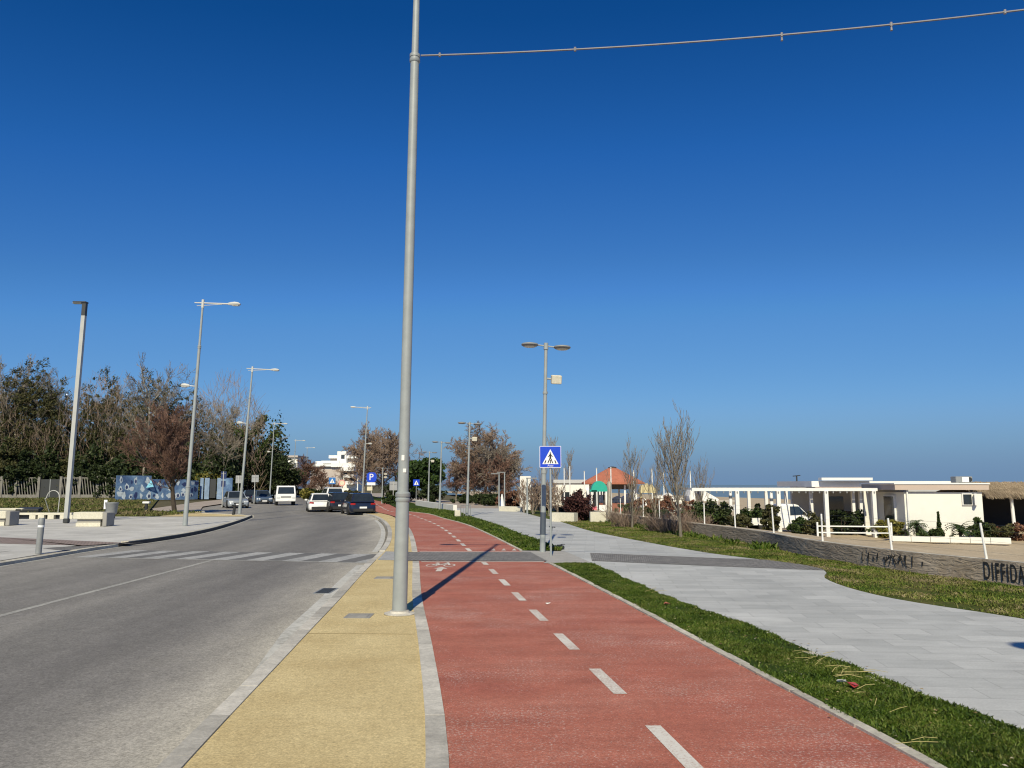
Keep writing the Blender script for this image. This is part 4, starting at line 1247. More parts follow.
for s in (-1, 1):
    MB().prism([(s * .972, 2.10, 1.18), (s * .972, 1.15, 1.18), (s * .905, 1.15, H - .16), (s * .905, 1.95, H - .16)], (s * .012, 0, 0)).build('side_window', M['glass'], t)
    MB().box((s * .74, 2.35, .80), (.30, .06, .17), bev=.03).build('headlight', M['head_lens'], t)
    MB().box((s * 1.10, 2.12, 1.35), (.14, .08, .28), bev=.02).build('mirror', M['trim'], t)
MB().box((0, 2.365, .86), (1.0, .03, .10), bev=.01).build('grille', M['trim'], t)
MB().box((0, 2.36, .52), (W * .97, .14, .22), bev=.04).build('bumper', M['car_white'], t)
MB().box((0, 2.44, .50), (.5, .015, .11)).build('number_plate', M['sign_white'], t)
MB().box((0, -.75, .62), (1.85, 2.9, .14)).box((.95, -.75, .85), (.04, 2.9, .34)).box((-.95, -.75, .85), (.04, 2.9, .34)).box((0, -2.2, .85), (1.9, .04, .34)).build('load_bed', M['galv'], t)
for y in (1.5, -1.2):
    for s in (-1, 1): wheel(t, s * .84, y, .34, .22, s)
# ------------------------------------------------------------------ the low wall, its wire fence and the beach
N = Vector
def wallpoint(px, z=0.):
    lo, hi = 6., 60.
    for _ in range(50):
        y = (lo + hi) / 2
        if WALL(y) > xat(px, y, z): lo = y
        else: hi = y
    return WALL(y), y
mb = MB(); ysw = ygrid(2, 48, .5); rows = []
for y in ysw:
    x = WALL(y); j = lambda a: random.uniform(-a, a)
    rows.append([(x + j(.01), y, -.12), (x + j(.012), y, .12), (x + j(.012), y, .27), (x + j(.010), y, .40), (x + j(.006), y, .455), (x + .24, y, .46), (x + .24, y, -.12)])
mb.loft(rows)
def wall_mat():
    m, nt, b_ = _nt('rough_brown_wall')
    b_.inputs['Roughness'].default_value = .95
    b_.inputs['Specular IOR Level'].default_value = .15
    v = _coord(nt)
    n1 = _noise(nt, v, 2.2, 8, .7)
    c = _ramp(nt, n1, [(.3, (.20, .16, .118)), (.5, (.30, .245, .185)), (.7, (.38, .32, .255))])
    wv = nt.nodes.new('ShaderNodeTexNoise'); wv.inputs['Scale'].default_value = 3.0; wv.inputs['Detail'].default_value = 6; wv.inputs['Distortion'].default_value = 2.5
    nt.links.new(_coord(nt, (1, .5, 2.2), R(10)), wv.inputs['Vector'])
    ridge = _ramp(nt, wv.outputs['Fac'], [(.44, (0, 0, 0)), (.49, (1, 1, 1)), (.51, (1, 1, 1)), (.56, (0, 0, 0))])
    c = _mix(nt, _mix(nt, .35, (0, 0, 0), ridge), c, (.42, .37, .30))
    c = _mix(nt, _map(nt, _noise(nt, v, 4.2, 7, .8), .62, .72, 0, .45), c, (.028, .024, .02))
    nt.links.new(c, b_.inputs['Base Color'])
    _bump(nt, b_, wv.outputs['Fac'], .9, .05)
    return m
bw = mb.build('garden_wall', wall_mat(), None, True); tag(bw, 'low rough brown wall with graffiti along the edge of the beach', 'wall')
# cap edge
mb = MB()
for a, c in zip(ysw, ysw[1:]):
    mb.quad((WALL(a) + .05, a, .463), (WALL(a) + .24, a, .463), (WALL(c) + .24, c, .463), (WALL(c) + .05, c, .463))
cp = mb.build('coping', M['kerb_cream'], bw)
# graffiti letters on the wall face
def on_wall(o, px, dz=.22):
    """lay flat lettering onto the wall face, following its bend"""
    x0, y0 = wallpoint(px, dz)
    for v in o.data.vertices:
        u, h, q = v.co
        y = y0 - u * .985; x = WALL(y)
        d = N((WALL(y - .2) - WALL(y + .2), -.4, 0)).normalized(); nrm = N((d.y, -d.x, 0))
        v.co = (x + nrm.x * (.013 + q), y + nrm.y * (.013 + q), dz + h)
    o.data.update()
    return o
gx = text_obj('graffiti', 'DIFFIDATI', M['graffiti'], .44, None, .003, 1.22)
gx.data.transform(Matrix.Translation((1.38, 0, 0)))
gx.data.transform(Matrix.Diagonal((.46, 1.15, 1, 1)))
on_wall(gx, 979); gx.parent = bw
def scribble(px, n, w):
    mb = MB()
    for i in range(n):
        x = w * i / n; p = [N((x + random.uniform(-.05, .12), random.uniform(-.16, .16), 0)) for _ in range(3)]
        for a, c in zip(p, p[1:]):
            d = (c - a).normalized(); q = N((-d.y, d.x, 0)) * .009
            mb.prism([a - q, c - q, c + q, a + q], (0, 0, .004))
    o = mb.build('graffiti', M['graffiti']); on_wall(o, px, .24); o.parent = bw
scribble(862, 9, 1.6); scribble(884, 7, 1.2)

# wire fence on the wall
f = thing('wire_fence', 'wire fence on thin leaning white posts along the top of the low wall', 'fence', (0, 0, 0))
tops = []
for px, lx in ((980, -.08), (886, -.05), (817.5, .0), (769.5, -.03), (731.5, -.02), (701, .0), (656.5, .0), (640.5, 0), (618, 0)):
    x, y = wallpoint(px, .5); x += .14
    h = .74 if px > 800 else .82
    MB().cyl((x, y, .40), (x + lx, y, .46 + h), .026, .024, 8).build('post', M['white_metal'], f, True)
    tops.append((N((x, y, .46)), N((x + lx, y, .46 + h))))
ext = (N((tops[0][0].x + 1.1, tops[0][0].y - 5, .46)), N((tops[0][1].x + 1.1, tops[0][1].y - 5, 1.2)))
tops = [ext] + tops
MB().cyl(ext[0], ext[1], .026, .024, 8).build('post', M['white_metal'], f, True)
mb = MB()
for (a0, a1), (c0, c1) in zip(tops, tops[1:]):
    for u in (.2, .5, .8, .97): mb.cyl(a0.lerp(a1, u), c0.lerp(c1, u), .0022, .0022, 3, False)
mb.build('wire', M['galv_dark'], f)

# ------------------------------------------------------------------ pergola
GZ = -.7
def G(px, Y, z=GZ): return N((xat(px, Y, z), Y, z))
t = thing('pergola', 'white timber pergola with open rafters beside the beach building', 'pergola', (0, 0, 0))
PY = 39.6
front = [G(px, PY) for px in (697, 738.5, 780, 828, 876)]
zt = 1.82
def beam(a, b_, z, h, w, name='beam', ext=.15):
    a, b_ = N((a.x, a.y, z)), N((b_.x, b_.y, z)); d = (b_ - a).normalized(); a = a - d * ext; b_ = b_ + d * ext
    p = N((-d.y, d.x, 0)) * w / 2
    MB().prism([a - p, b_ - p, b_ + p, a + p], (0, 0, h)).build(name, M['white_metal'], t)
for p in front[1:]:
    MB().box((p.x, p.y, (GZ + zt - .15) / 2 - .1), (.19, .19, zt - .15 - GZ + .2)).build('post', M['white_metal'], t)
beam(front[0], front[-1], zt - .15, .15, .12, 'beam', .2)
BY = 47.
back = [N((xat(px, BY), BY, GZ)) for px in (749.5, 767, 787, 812, 854, 861.5, 869.5)]
for p in back:
    MB().box((p.x, p.y, (GZ + zt - .15) / 2), (.17, .17, zt - .15 - GZ)).build('back_post', M['white_metal'], t)
beam(N((back[0].x - 3.2, BY, 0)), back[-1], zt - .148, .148, .12, 'back_beam')
n = 27
for i in range(n):
    x = front[0].x + (front[-1].x - front[0].x) * i / (n - 1)
    MB().box((x + .5, (PY + BY) / 2 - .05, zt + .004 - .062), (.055, BY - PY - .14, .10)).build('rafter', M['white_metal'], t)
    MB().box((x, PY - .11, zt - .21), (.05, .06, .09)).build('rafter_end', M['galv_dark'], t)
# rails round the terrace
t = thing('white_railing', 'white two rail fence in front of the pergola near the white building', 'railing', (0, 0, 0))
def rails(t, pts, zs, post=True):
    for a, b_ in zip(pts, pts[1:]):
        for z in zs:
            d = (b_ - a).normalized(); p = N((-d.y, d.x, 0)) * .03
            A_, B_ = a + N((0, 0, z)), b_ + N((0, 0, z))
            MB().prism([A_ - p, B_ - p, B_ + p, A_ + p], (0, 0, .055)).build('rail', M['white_metal'], t)
    for p in pts:
        MB().box((p.x, p.y, p.z + .44), (.075, .075, .95)).build('post', M['white_metal'], t)
rails(t, [G(818, 37.4), G(892, 36.8)], (.40, .70))
t = thing('white_railing', 'white two rail fence left of the parked white pickup', 'railing', (0, 0, 0))
rails(t, [G(736, 41), G(765, 40.6)], (.28, .68))

# ------------------------------------------------------------------ beach restaurant behind the pergola
t = thing('beach_restaurant', 'shaded grey beach restaurant with a flat white roof behind the pergola', 'building', (0, 0, 0))
xL, xR, Y0 = xat(811.5, 46, 2.2), 26.5, 46.
MB().box(((xL + xR) / 2, 49, 2.03), (xR - xL, 6, .34)).build('roof', M['white_roof'], t)
MB().box(((xL + xR) / 2, 45.9, 1.80), (xR - xL - .3, .12, .13)).build('fascia', M['beige'], t)
MB().box((xat(846, 45.7, 2.), 45.75, 2.32), (3.0, .5, .16)).build('roof_edge', M['white_roof'], t)
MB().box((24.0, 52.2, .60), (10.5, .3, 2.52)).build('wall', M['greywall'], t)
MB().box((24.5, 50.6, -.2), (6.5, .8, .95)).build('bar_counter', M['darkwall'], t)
for x, w in ((21.6, 1.1), (25.2, 1.7)):
    dr = MB().box((x, 52.02, .25), (w, .06, 1.9)).build('door', M['glass'], t)
MB().cyl((xat(797, 51.5, 2), 51.5, 2.18), (xat(797, 51.5, 2), 51.5, 2.55), .05, .05, 8).cyl((xat(797, 51.5, 2) - .25, 51.5, 2.55), (xat(797, 51.5, 2) + .25, 51.5, 2.6), .03, .03, 6).build('roof_aerial', M['black'], t)

# white building
t = thing('white_beach_house', 'low white building with a beige roof band, a small window and plants in front', 'building', (0, 0, 0))
a = G(907, 38.2); b_ = G(985.5, 38.2); yb = 41.6
x0, x1 = a.x, b_.x
MB().prism([(x0, 38.2, GZ - .2), (x1, 38.2, GZ - .2), (x1, yb, GZ - .2), (x0 + .12, yb, GZ - .2)], (0, 0, 2.52)).build('wall', M['white_wall'], t)
MB().prism([(x0 - .55, 37.95, 1.74), (x1 + .22, 37.95, 1.74), (x1 + .22, yb + .2, 1.74), (x0 - .45, yb + .2, 1.74)], (0, 0, .27)).build('fascia', M['beige'], t)
MB().prism([(x0 - .6, 37.9, 2.012), (x1 + .25, 37.9, 2.012), (x1 + .25, yb + .3, 2.012), (x0 - .5, yb + .3, 2.012)], (0, 0, .065)).build('roof', M['white_roof'], t)
MB().cyl((x0 + .12, 38.13, GZ), (x0 + .12, 38.13, 1.75), .045, .045, 10).build('drainpipe', M['white_metal'], t, True)
wx = G(969.5, 38.2).x
fr = MB().box((wx, 38.17, 1.28), (.50, .10, .58)).build('window', M['white_metal'], t)
MB().box((wx, 38.105, 1.28), (.40, .03, .48)).build('pane', M['glass'], fr)
MB().box((wx + .34, 38.0, 1.28), (.10, .32, .56), rz=R(-30)).build('shutter', M['white_metal'], t)
fw = MB().box((x0 - .01, 39.7, .62), (.10, 1.15, 1.72)).build('window', M['white_metal'], t)
MB().box((x0 - .065, 39.7, .62), (.03, 1.0, 1.56)).build('pane', M['glass'], fw)
MB().box((x0 - .35, 41.3, .55), (.5, .12, 2.38)).build('side_wall', M['white_wall'], t)
ac = thing('air_conditioner', 'grey air conditioner box on the roof of the white building', 'air conditioner', (G(967, 39.5).x, 39.6, 2.077))
MB().box((0, 0, .17), (.85, .5, .32), bev=.02).build('case', M['galv_dark'], ac); MB().box((.05, -.265, .17), (.34, .03, .26)).build('pale_panel', M['white_metal'], ac); MB().cyl((.27, -.27, .17), (.27, -.25, .17), .12, .12, 14).build('fan', M['black'], ac)
# planter
a, c = G(892, 36.4, -.6), G(1011, 34.6, -.6)
t = thing('planter_wall', 'long low white planter wall at the foot of the white building', 'planter', (0, 0, 0))
d = (c - a).normalized(); p = N((-d.y, d.x, 0)) * .14
mb = MB(); nn = 6
for i in range(nn):
    u, v = a.lerp(c, i / nn + .002), a.lerp(c, (i + 1) / nn - .002)
    mb.prism([u - p, v - p, v + p, u + p], (0, 0, .23 + .03 * i / nn))
mb.build('blocks', M['white_wall'], t)

# thatched hut
t = thing('thatched_hut', 'open beach hut with a shaggy straw roof right of the white building', 'hut', (0, 0, 0))
hx0, hx1, hy0, hy1 = G(988, 44).x, G(1120, 44).x, 44., 49.
for x in (G(1015, 44).x, G(1090, 44).x): MB().cyl((x, hy0, GZ), (x - .05, hy0, 1.4), .10, .09, 10).build('post', M['white_metal'], t, True)
for x in (hx0 + .2, hx1 - .2): MB().cyl((x, hy1, GZ), (x, hy1, 1.5), .10, .09, 10).build('post', M['dark_timber'], t, True)
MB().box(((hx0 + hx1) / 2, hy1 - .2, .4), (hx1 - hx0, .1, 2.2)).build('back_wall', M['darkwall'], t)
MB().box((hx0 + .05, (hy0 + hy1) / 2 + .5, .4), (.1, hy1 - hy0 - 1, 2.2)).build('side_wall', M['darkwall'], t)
MB().prism([(hx0 - .2, hy0 - .3, 1.35), (hx1, hy0 - .3, 1.35), (hx1, (hy0 + hy1) / 2, 1.95), (hx0 - .2, (hy0 + hy1) / 2, 1.95)], (0, 0, .08)).prism([(hx0 - .2, (hy0 + hy1) / 2, 1.95), (hx1, (hy0 + hy1) / 2, 1.95), (hx1, hy1 + .3, 1.35), (hx0 - .2, hy1 + .3, 1.35)], (0, 0, .08)).build('roof', M['dark_timber'], t)
n = 9000
xx = hx0 - .25 + (hx1 - hx0 + .2) * rng.random(n); u = rng.random(n)
yy = hy0 - .45 + u * ((hy1 - hy0) / 2 + .45); zz = 1.36 + u * .66
ln = .28 + .3 * rng.random(n)
top = np.stack([xx, yy + .1, zz + .12 + rng.random(n) * .06], 1); bot = top + np.stack([rng.normal(0, .06, n), -ln * .75, -ln * .62], 1)
w = .022
V = np.stack([top - [w, 0, 0], top + [w, 0, 0], bot + [w * .4, 0, 0], bot - [w * .4, 0, 0]], 1).reshape(-1, 3)
link('thatch', fastmesh('thatch', V, np.arange(n * 4).reshape(n, 4)), M['thatch'], t)

# white pickup
pz = GZ
c = G(789, 45.5)
c = G(790, 43.6)
t = thing('pickup', 'small white pickup parked under the pergola, facing right', 'pickup', (c.x - .2, 43.6, GZ), R(-90), None, None, .97)
prof = [(1.55, .35), (1.62, .62), (1.40, .95), (.98, 1.16), (.52, 1.62), (.30, 1.68), (-.42, 1.68), (-.50, 1.60), (-.52, .35)]
mb = MB(); rings = []
for s, k in ((-1, .04), (-.93, 0), (.93, 0), (1, .04)):
    rings.append([(s * .72 * (1 if z < 1.1 else .93), y - math.copysign(k, y), z - (k if z > 1.4 else 0)) for y, z in prof])
mb.loft(rings).build('cab', M['car_white'], t, True)
for s in (-1, 1):
    MB().prism([(s * .715, .96, 1.10), (s * .715, .02, 1.06), (s * .68, .02, 1.55), (s * .68, .50, 1.55)], (s * .012, 0, 0)).build('side_window', M['glass'], t)
    MB().box((s * .60, 1.60, .70), (.2, .05, .15), bev=.02).build('headlight', M['head_lens'], t)
    MB().box((s * .78, .80, 1.16), (.12, .07, .16), bev=.02).build('mirror', M['trim'], t)
MB().prism([(-.60, 1.02, 1.17), (.60, 1.02, 1.17), (.56, .58, 1.59), (-.56, .58, 1.59)], (0, .012, .012)).build('windscreen', M['glass'], t)
MB().box((0, -.528, 1.25), (1.15, .012, .56)).build('rear_window', M['glass'], t)
MB().box((0, -1.45, .55), (1.42, 1.8, .10)).box((.70, -1.45, .74), (.04, 1.8, .32)).box((-.70, -1.45, .74), (.04, 1.8, .32)).box((0, -2.34, .74), (1.42, .04, .32)).build('load_bed', M['car_white'], t)
for y in (.95, -1.55):
    for s in (-1, 1): wheel(t, s * .62, y, .27, .16, s)
MB().box((0, 1.6, .42), (1.4, .1, .16), bev=.03).build('bumper', M['trim'], t)

# white posts with dark bands, flag poles
def band_post(px, Y, yt, lab):
    b_ = G(px, Y); z = ay(px, yt, Y).z - GZ
    t = thing('banded_post', lab, 'post', b_)
    MB().lathe([(.17, 0), (.17, z * .55), (.14, z * .56), (.14, z * .72), (.16, z * .73), (.13, z * .96), (.04, z)], (0, 0, 0), 12).build('post', M['white_metal'], t, True)
    MB().cyl((0, 0, z * .57), (0, 0, z * .70), .175, .175, 12).build('dark_band', M['band'], t, True)
band_post(772, 74, 492, 'white post with a dark band standing between the pergola posts')
band_post(731, 80, 489, 'white post with a dark band beyond the dark green bushes left of the pergola')
for px, Y, yt, lab in ((564.5, 72, 469, 'thin white flag pole nearest the blue crossing sign'), (570.2, 72, 467, 'thin white flag pole second from the crossing sign'), (584.8, 70, 472, 'thin white flag pole left of the orange roof'), (597.2, 66, 469, 'thin white flag pole in front of the left slope of the orange roof'), (611.6, 62, 468.5, 'thin white flag pole in front of the middle of the orange roof'), (634.6, 62, 471.5, 'thin white flag pole in front of the right slope of the orange roof'), (653, 64, 470, 'thicker white flag pole above the pale yellow canopy'), (664.6, 66, 473.5, 'thin white flag pole left of the tall poplar'), (691.5, 68, 472, 'thin white flag pole at the left end of the pergola beam')):
    b_ = G(px, Y); z = ay(px, yt, Y).z - GZ
    t = thing('flag_pole', lab, 'pole', b_, group='thin white poles along the beach')
    MB().cyl((0, 0, 0), (0, 0, z), .06, .045, 8).build('pole', M['white_metal'], t, True)
    MB().lathe([(.05, 0), (.08, .04), (.05, .09), (.01, .1)], (0, 0, z), 8).build('cap', M['galv'], t, True)

# ------------------------------------------------------------------ kiosk with the orange roof
c = G(616, 70); zt = ay(614, 466.5, 70).z; ze = ay(600, 482.5, 68).z
t = thing('kiosk', 'kiosk with an orange pyramid roof behind the playground', 'kiosk', (c.x, 72, GZ))
rr = 3.0
def ring8(r, z, a0=R(22)): return [(r * math.cos(a0 + 6.28318 * i / 8), r * math.sin(a0 + 6.28318 * i / 8), z - GZ) for i in range(8)]
MB().loft([ring8(rr, ze - .15), ring8(rr + .02, ze), ring8(.45, zt - .12)]).build('roof', M['terracotta'], t)
MB().loft([ring8(.40, zt - .16), ring8(.40, zt - .02), ring8(.1, zt + .05)]).build('roof_cap', M['dark_timber'], t)
MB().loft([ring8(2.0, ze - .6), ring8(2.3, ze - .1)]).build('soffit', M['dark_timber'], t)
MB().loft([ring8(1.95, GZ + .0), ring8(1.95, GZ + 1.0)]).build('counter', M['redwood'], t)
for i in range(8):
    a = R(22) + 6.28318 * i / 8
    MB().box((2.2 * math.cos(a), 2.2 * math.sin(a), (ze - GZ) / 2 - .1), (.14, .14, ze - GZ - .2)).build('post', M['white_metal'], t)
# long white building and trellis building
t = thing('long_white_building', 'long low white building with a dark grey flat roof behind the flag poles', 'building', (0, 0, 0))
a, c = G(556, 78), G(604, 78)
MB().box(((a.x + c.x) / 2, 81, .72), (c.x - a.x, 6, 2.85)).build('wall', M['white_wall'], t)
MB().box(((a.x + c.x) / 2, 81, 2.31), (c.x - a.x + .5, 6.4, .34)).build('roof', M['greywall'], t)
MB().prism([(G(588, 76).x, 76.4, 1.0), (G(606, 76).x, 76.4, 1.0), (G(606, 76).x, 78.0, 1.5), (G(588, 76).x, 78.0, 1.5)], (0, 0, .06)).build('awning', M['white_roof'], t)
for px in (566, 578, 592): w_ = MB().box((G(px, 78).x, 77.97, .55), (.9, .08, 1.4)).build('window', M['glass'], t)
t = thing('trellis_building', 'white building half hidden behind bare shrubs and the crossing sign', 'building', (0, 0, 0))
a, c = G(520, 66), G(556, 66)
MB().box(((a.x + c.x) / 2, 68, .45), (c.x - a.x, 3, 2.3)).build('wall', M['white_wall'], t)
MB().box((a.x + .45, 65.8, 1.3), (.9, .8, 2.8)).build('chimney_block', M['white_wall'], t)
MB().box(((a.x + c.x) / 2, 67.8, 1.72), (c.x - a.x + .4, 3.6, .14)).build('roof', M['concrete'], t)
for px in (527, 534, 546): MB().box((G(px, 66).x, 66.47, .4), (.9, .08, 1.5)).build('window', M['glass'], t)
# playground
c = G(599.5, 58)
t = thing('play_tower', 'playground tower with a rounded teal canopy and a pink panel', 'play equipment', (c.x, 58, GZ))
ztp, zbt = ay(600, 480.8, 58).z - GZ, ay(600, 491.5, 58).z - GZ
pr = [(.58 * math.cos(u), .0, zbt + (ztp - zbt) * math.sin(u) * .98) for u in [math.pi * i / 14 for i in range(15)]]
MB().prism([(p[0] * 1.05 - .02, -.45, p[2]) for p in pr] + [(-.80, -.45, zbt - .02), (.55, -.45, zbt - .06)][:0], (0, .9, 0)).build('canopy', M['teal'], t, True)
MB().box((-.45, -.1, zbt + .05), (.55, .7, .16), bev=.05).build('canopy_ear', M['teal'], t)
for x in (-.32, -.10): MB().box((x, -.40, zbt / 2), (.11, .11, zbt)).build('post', M['black'], t)
for x in (-.32, .40): MB().box((x, .40, zbt / 2), (.11, .11, zbt)).build('post', M['black'], t)
MB().box((-.45, -.48, .72), (.42, .05, .75)).build('panel', M['pink'], t)
MB().box((.15, .1, .50), (1.1, .9, .08)).box((.18, -.48, .85), (.5, .05, .7)).build('deck', M['white_metal'], t)
c = G(648, 60); z0, z1 = ay(648, 493, 60).z - GZ, ay(648, 483.2, 60).z - GZ
t = thing('yellow_canopy', 'scalloped pale yellow canopy on posts right of the orange roof', 'canopy', (c.x, 60, GZ))
mb = MB()
for i, (x, w_, h_) in enumerate(((-.42, .36, .85), (-.08, .40, 1.), (.27, .38, .88), (.52, .26, .55))):
    mb.prism([(x + w_ * .5 * math.cos(u), -.4 + i * .02, z0 + (z1 - z0) * h_ * (.25 + .75 * math.sin(u))) for u in [math.pi * k / 8 for k in range(9)]] + [(x - w_ * .5, -.4 + i * .02, z0), (x + w_ * .5, -.4 + i * .02, z0)], (0, .8, 0))
mb.build('canopy', M['yellow_plastic'], t)
for x in (-.5, .5): MB().box((x, 0, z0 / 2), (.1, .1, z0)).build('post', M['yellow_plastic'], t)
c = G(646.5, 57)
t = thing('swing_frame', 'white A shaped swing frame below the pale yellow canopy', 'swing', (c.x, 57, GZ))
for y in (-.0, 1.8):
    MB().tube([(-.45, y, 0), (0, y, 1.25), (.5, y, 0)], .055, 6).build('leg_pair', M['white_metal'], t, True)
MB().cyl((0, 0, 1.25), (0, 1.8, 1.25), .05, .05, 8).build('top_bar', M['white_metal'], t, True)
MB().box((0, .9, .45), (.4, .18, .04)).build('seat', M['teal'], t)
for s in (-.18, .18): MB().cyl((s, .9, .46), (s * .6, .9, 1.25), .012, .012, 5).build('chain', M['galv_dark'], t)
c = G(706, 76)
z = lambda py: ay(700, py, 76).z
X = lambda px: xat(px, 76, 1.)
t = thing('sloping_canopy', 'white canopy with a sloping top beside the tall poplar, near the sea', 'canopy', (0, 0, 0))
MB().prism([(X(698), 75, z(490)), (X(701.5), 75, z(490.2)), (X(716), 75, z(499)), (X(715), 75, z(501)), (X(700), 75, z(500.5))], (0, 2.5, 0)).build('slope', M['white_roof'], t)
MB().prism([(X(687.5), 75.2, z(496)), (X(690.5), 75.2, z(489)), (X(692.5), 75.2, z(489)), (X(693.5), 75.2, z(501)), (X(688), 75.2, z(501))], (0, 2.3, 0)).build('end_flap', M['white_roof'], t)
for px in (690, 701, 714): MB().cyl((X(px), 75.4, GZ), (X(px), 75.4, z(500)), .06, .06, 8).build('post', M['white_metal'], t, True)
t = thing('beach_balustrade', 'far white balustrade by the sea left of the pergola', 'railing', (0, 0, 0))
rails(t, [G(703, 82), G(718, 82), G(738, 82)], (.5, .95))
c = G(757, 60)
for px, Y, w_, h_, lab in ((760, 45, 1.0, .42, 'white box on the ground beside the parked pickup'),):
    c = G(px, Y); o = MB().box((0, 0, h_ / 2 + .2), (w_, .5, h_), bev=.03).build('storage_box', M['white_metal']); o.location = (c.x, Y, GZ); tag(o, lab, 'box')

cab_ = None
for px, w_, yt in ((618, 1.1, 496), (628, 1.0, 494), (640, 1.2, 497), (659, 1.1, 495), (668, .9, 492.5), (677, 1.2, 496)):
    Y = 74. + (px % 3)
    c = G(px, Y); h = ay(px, yt, Y).z - GZ
    t = thing('beach_cabin', 'small white beach cabin glimpsed behind the playground', 'cabin', c, group='white beach cabins')
    MB().box((0, 0, h * .42), (w_, 1.0, h * .84)).build('wall', M['white_wall'], t)
    MB().prism([(-w_ * .58, -.6, h * .82), (w_ * .58, -.6, h * .82), (0, -.6, h)], (0, 1.2, 0)).build('roof', M['white_roof'], t)
    MB().box((0, -.515, h * .34), (w_ * .5, .04, h * .66)).build('door', M['greywall'], t)

# ------------------------------------------------------------------ left fence, mural wall
FY = 112.
def gx_(px, Y=FY): return xat(px, Y, 0.)
t = thing('lattice_fence', 'pale concrete fence of slanting bars in front of the wood', 'fence', (0, 0, 0))
zt = ay(30, 477.5, FY).z
def lat(pxa, pxb):
    xa, xb = gx_(pxa), gx_(pxb)
    mb = MB(); n = int((xb - xa) / .36)
    for i in range(n):
        x = xa + (xb - xa) * i / n
        mb.prism([(x + .42, FY, .55), (x + .53, FY, .55), (x + .11, FY, zt - .12), (x, FY, zt - .12)], (0, .12, 0))
    mb.box(((xa + xb) / 2, FY + .06, zt - .06), (xb - xa, .16, .14)).box(((xa + xb) / 2, FY + .06, .28), (xb - xa, .2, .56))
    mb.build('bar_panel', M['fence_concrete'], t)
for a, b_ in ((-40, -20), (-19, 0), (1, 14.2), (16, 38), (60, 77.5), (80, 96), (98, 114)): lat(a, b_)
for px in (-40, -19.5, .5, 15, 38, 60, 79, 97, 114): MB().box((gx_(px), FY + .05, zt / 2 + .06), (.36, .34, zt + .2)).build('post', M['fence_concrete'], t)
t = thing('fence_gate', 'dark solid gate panels in the lattice fence', 'gate', (0, 0, 0))
MB().box((gx_(49), FY + .1, zt / 2 - .1), (gx_(59.2) - gx_(38.9), .1, zt - .3)).build('panel', M['dark_plate'], t); MB().box((gx_(49), FY + .02, zt / 2), (.15, .06, zt - .5)).build('rail', M['galv_dark'], t)

MY = 101.
t = thing('mural_wall', 'blue painted mural wall with pale figures along the far side of the lawn', 'wall', (0, 0, 0))
pa = [(115, 98.), (150, 101.), (185, 104.), (197, 106.)]
sg = [N((xat(px, Y, 0), Y, 0)) for px, Y in pa]
ztops = [ay(125, 475.5, 98).z, ay(150, 479.2, 101).z, ay(185, 480.5, 104).z, ay(197, 481, 106).z]
for i, (a, b_) in enumerate(zip(sg, sg[1:])):
    d = (b_ - a).normalized(); p = N((-d.y, d.x, 0)) * .12
    h0 = ztops[i]
    MB().prism([a - p, b_ - p, b_ + p, a + p], (0, 0, h0)).build('panel', M['mural_blue'], t)
    L = (b_ - a).length; fg = MB(); fd = MB(); rr_ = random.Random(5 + i)
    nf = int(L / .62)
    for k in range(nf):
        for lev in (0, 1, 2):
            if rr_.random() < .18: continue
            u = (k + .5 + rr_.uniform(-.3, .3)) / nf * L; c = a + d * u - p * 1.02
            zc = h0 * (.22, .52, .80)[lev] + rr_.uniform(-.2, .2); w_ = rr_.uniform(.12, .34); hh = rr_.uniform(.22, .5)
            sq = rr_.random() < .4; ph = rr_.uniform(0, 1)
            out = [c + d * (w_ * math.cos(q) * (1 + .35 * math.sin(3 * q + ph * 6))) + N((0, 0, zc + hh * math.sin(q) * (1 + .3 * math.cos(2 * q + ph * 4)))) for q in [6.28318 * (m_ + ph) / (5 if sq else 11) for m_ in range(5 if sq else 11)]]
            (fg if rr_.random() < .68 else fd).prism(out, -p * .08)
            if rr_.random() < .5:
                inn = [c - p * .10 + d * (w_ * .45 * math.cos(q)) + N((0, 0, zc - .05 + hh * .55 * math.sin(q))) for q in [6.28318 * m_ / 8 for m_ in range(8)]]
                fd.prism(inn, -p * .08)
    fg.build('painted_figures', M['mural_pale'], t); fd.build('dark_figures', M['mural_navy'], t)
    if i == 0:
        c0 = a + d * (L * .985) - p * 1.2
tri = [(xat(145.7, 100.3, 1), 100.3, ay(146, 487.7, 100.3).z), (xat(153.3, 100.3, 1), 100.3, ay(153, 486.8, 100.3).z), (xat(150.3, 100.3, 1), 100.3, ay(150, 479.6, 100.3).z)]
MB().prism(tri, (0, .03, 0)).build('blue_triangle', M['mural_sky'], t)
t = thing('panel_fence', 'pale blue panel fence with dark gaps behind the parked silver car', 'fence', (0, 0, 0))
for px0, px1, m_, dy in ((199.5, 203, 'panel_pale', 0), (204, 209, 'panel_pale', .1), (209, 215.5, 'dark_plate', .3), (216.5, 222, 'panel_pale', .1), (222, 232, 'mural_blue', 0)):
    Y = 107 + dy; a, b_ = xat(px0, Y), xat(px1, Y)
    MB().box(((a + b_) / 2, Y, 1.45), (b_ - a - .04, .15, 2.9 if 'dark' not in m_ else 2.6)).build('panel', M[m_], t)

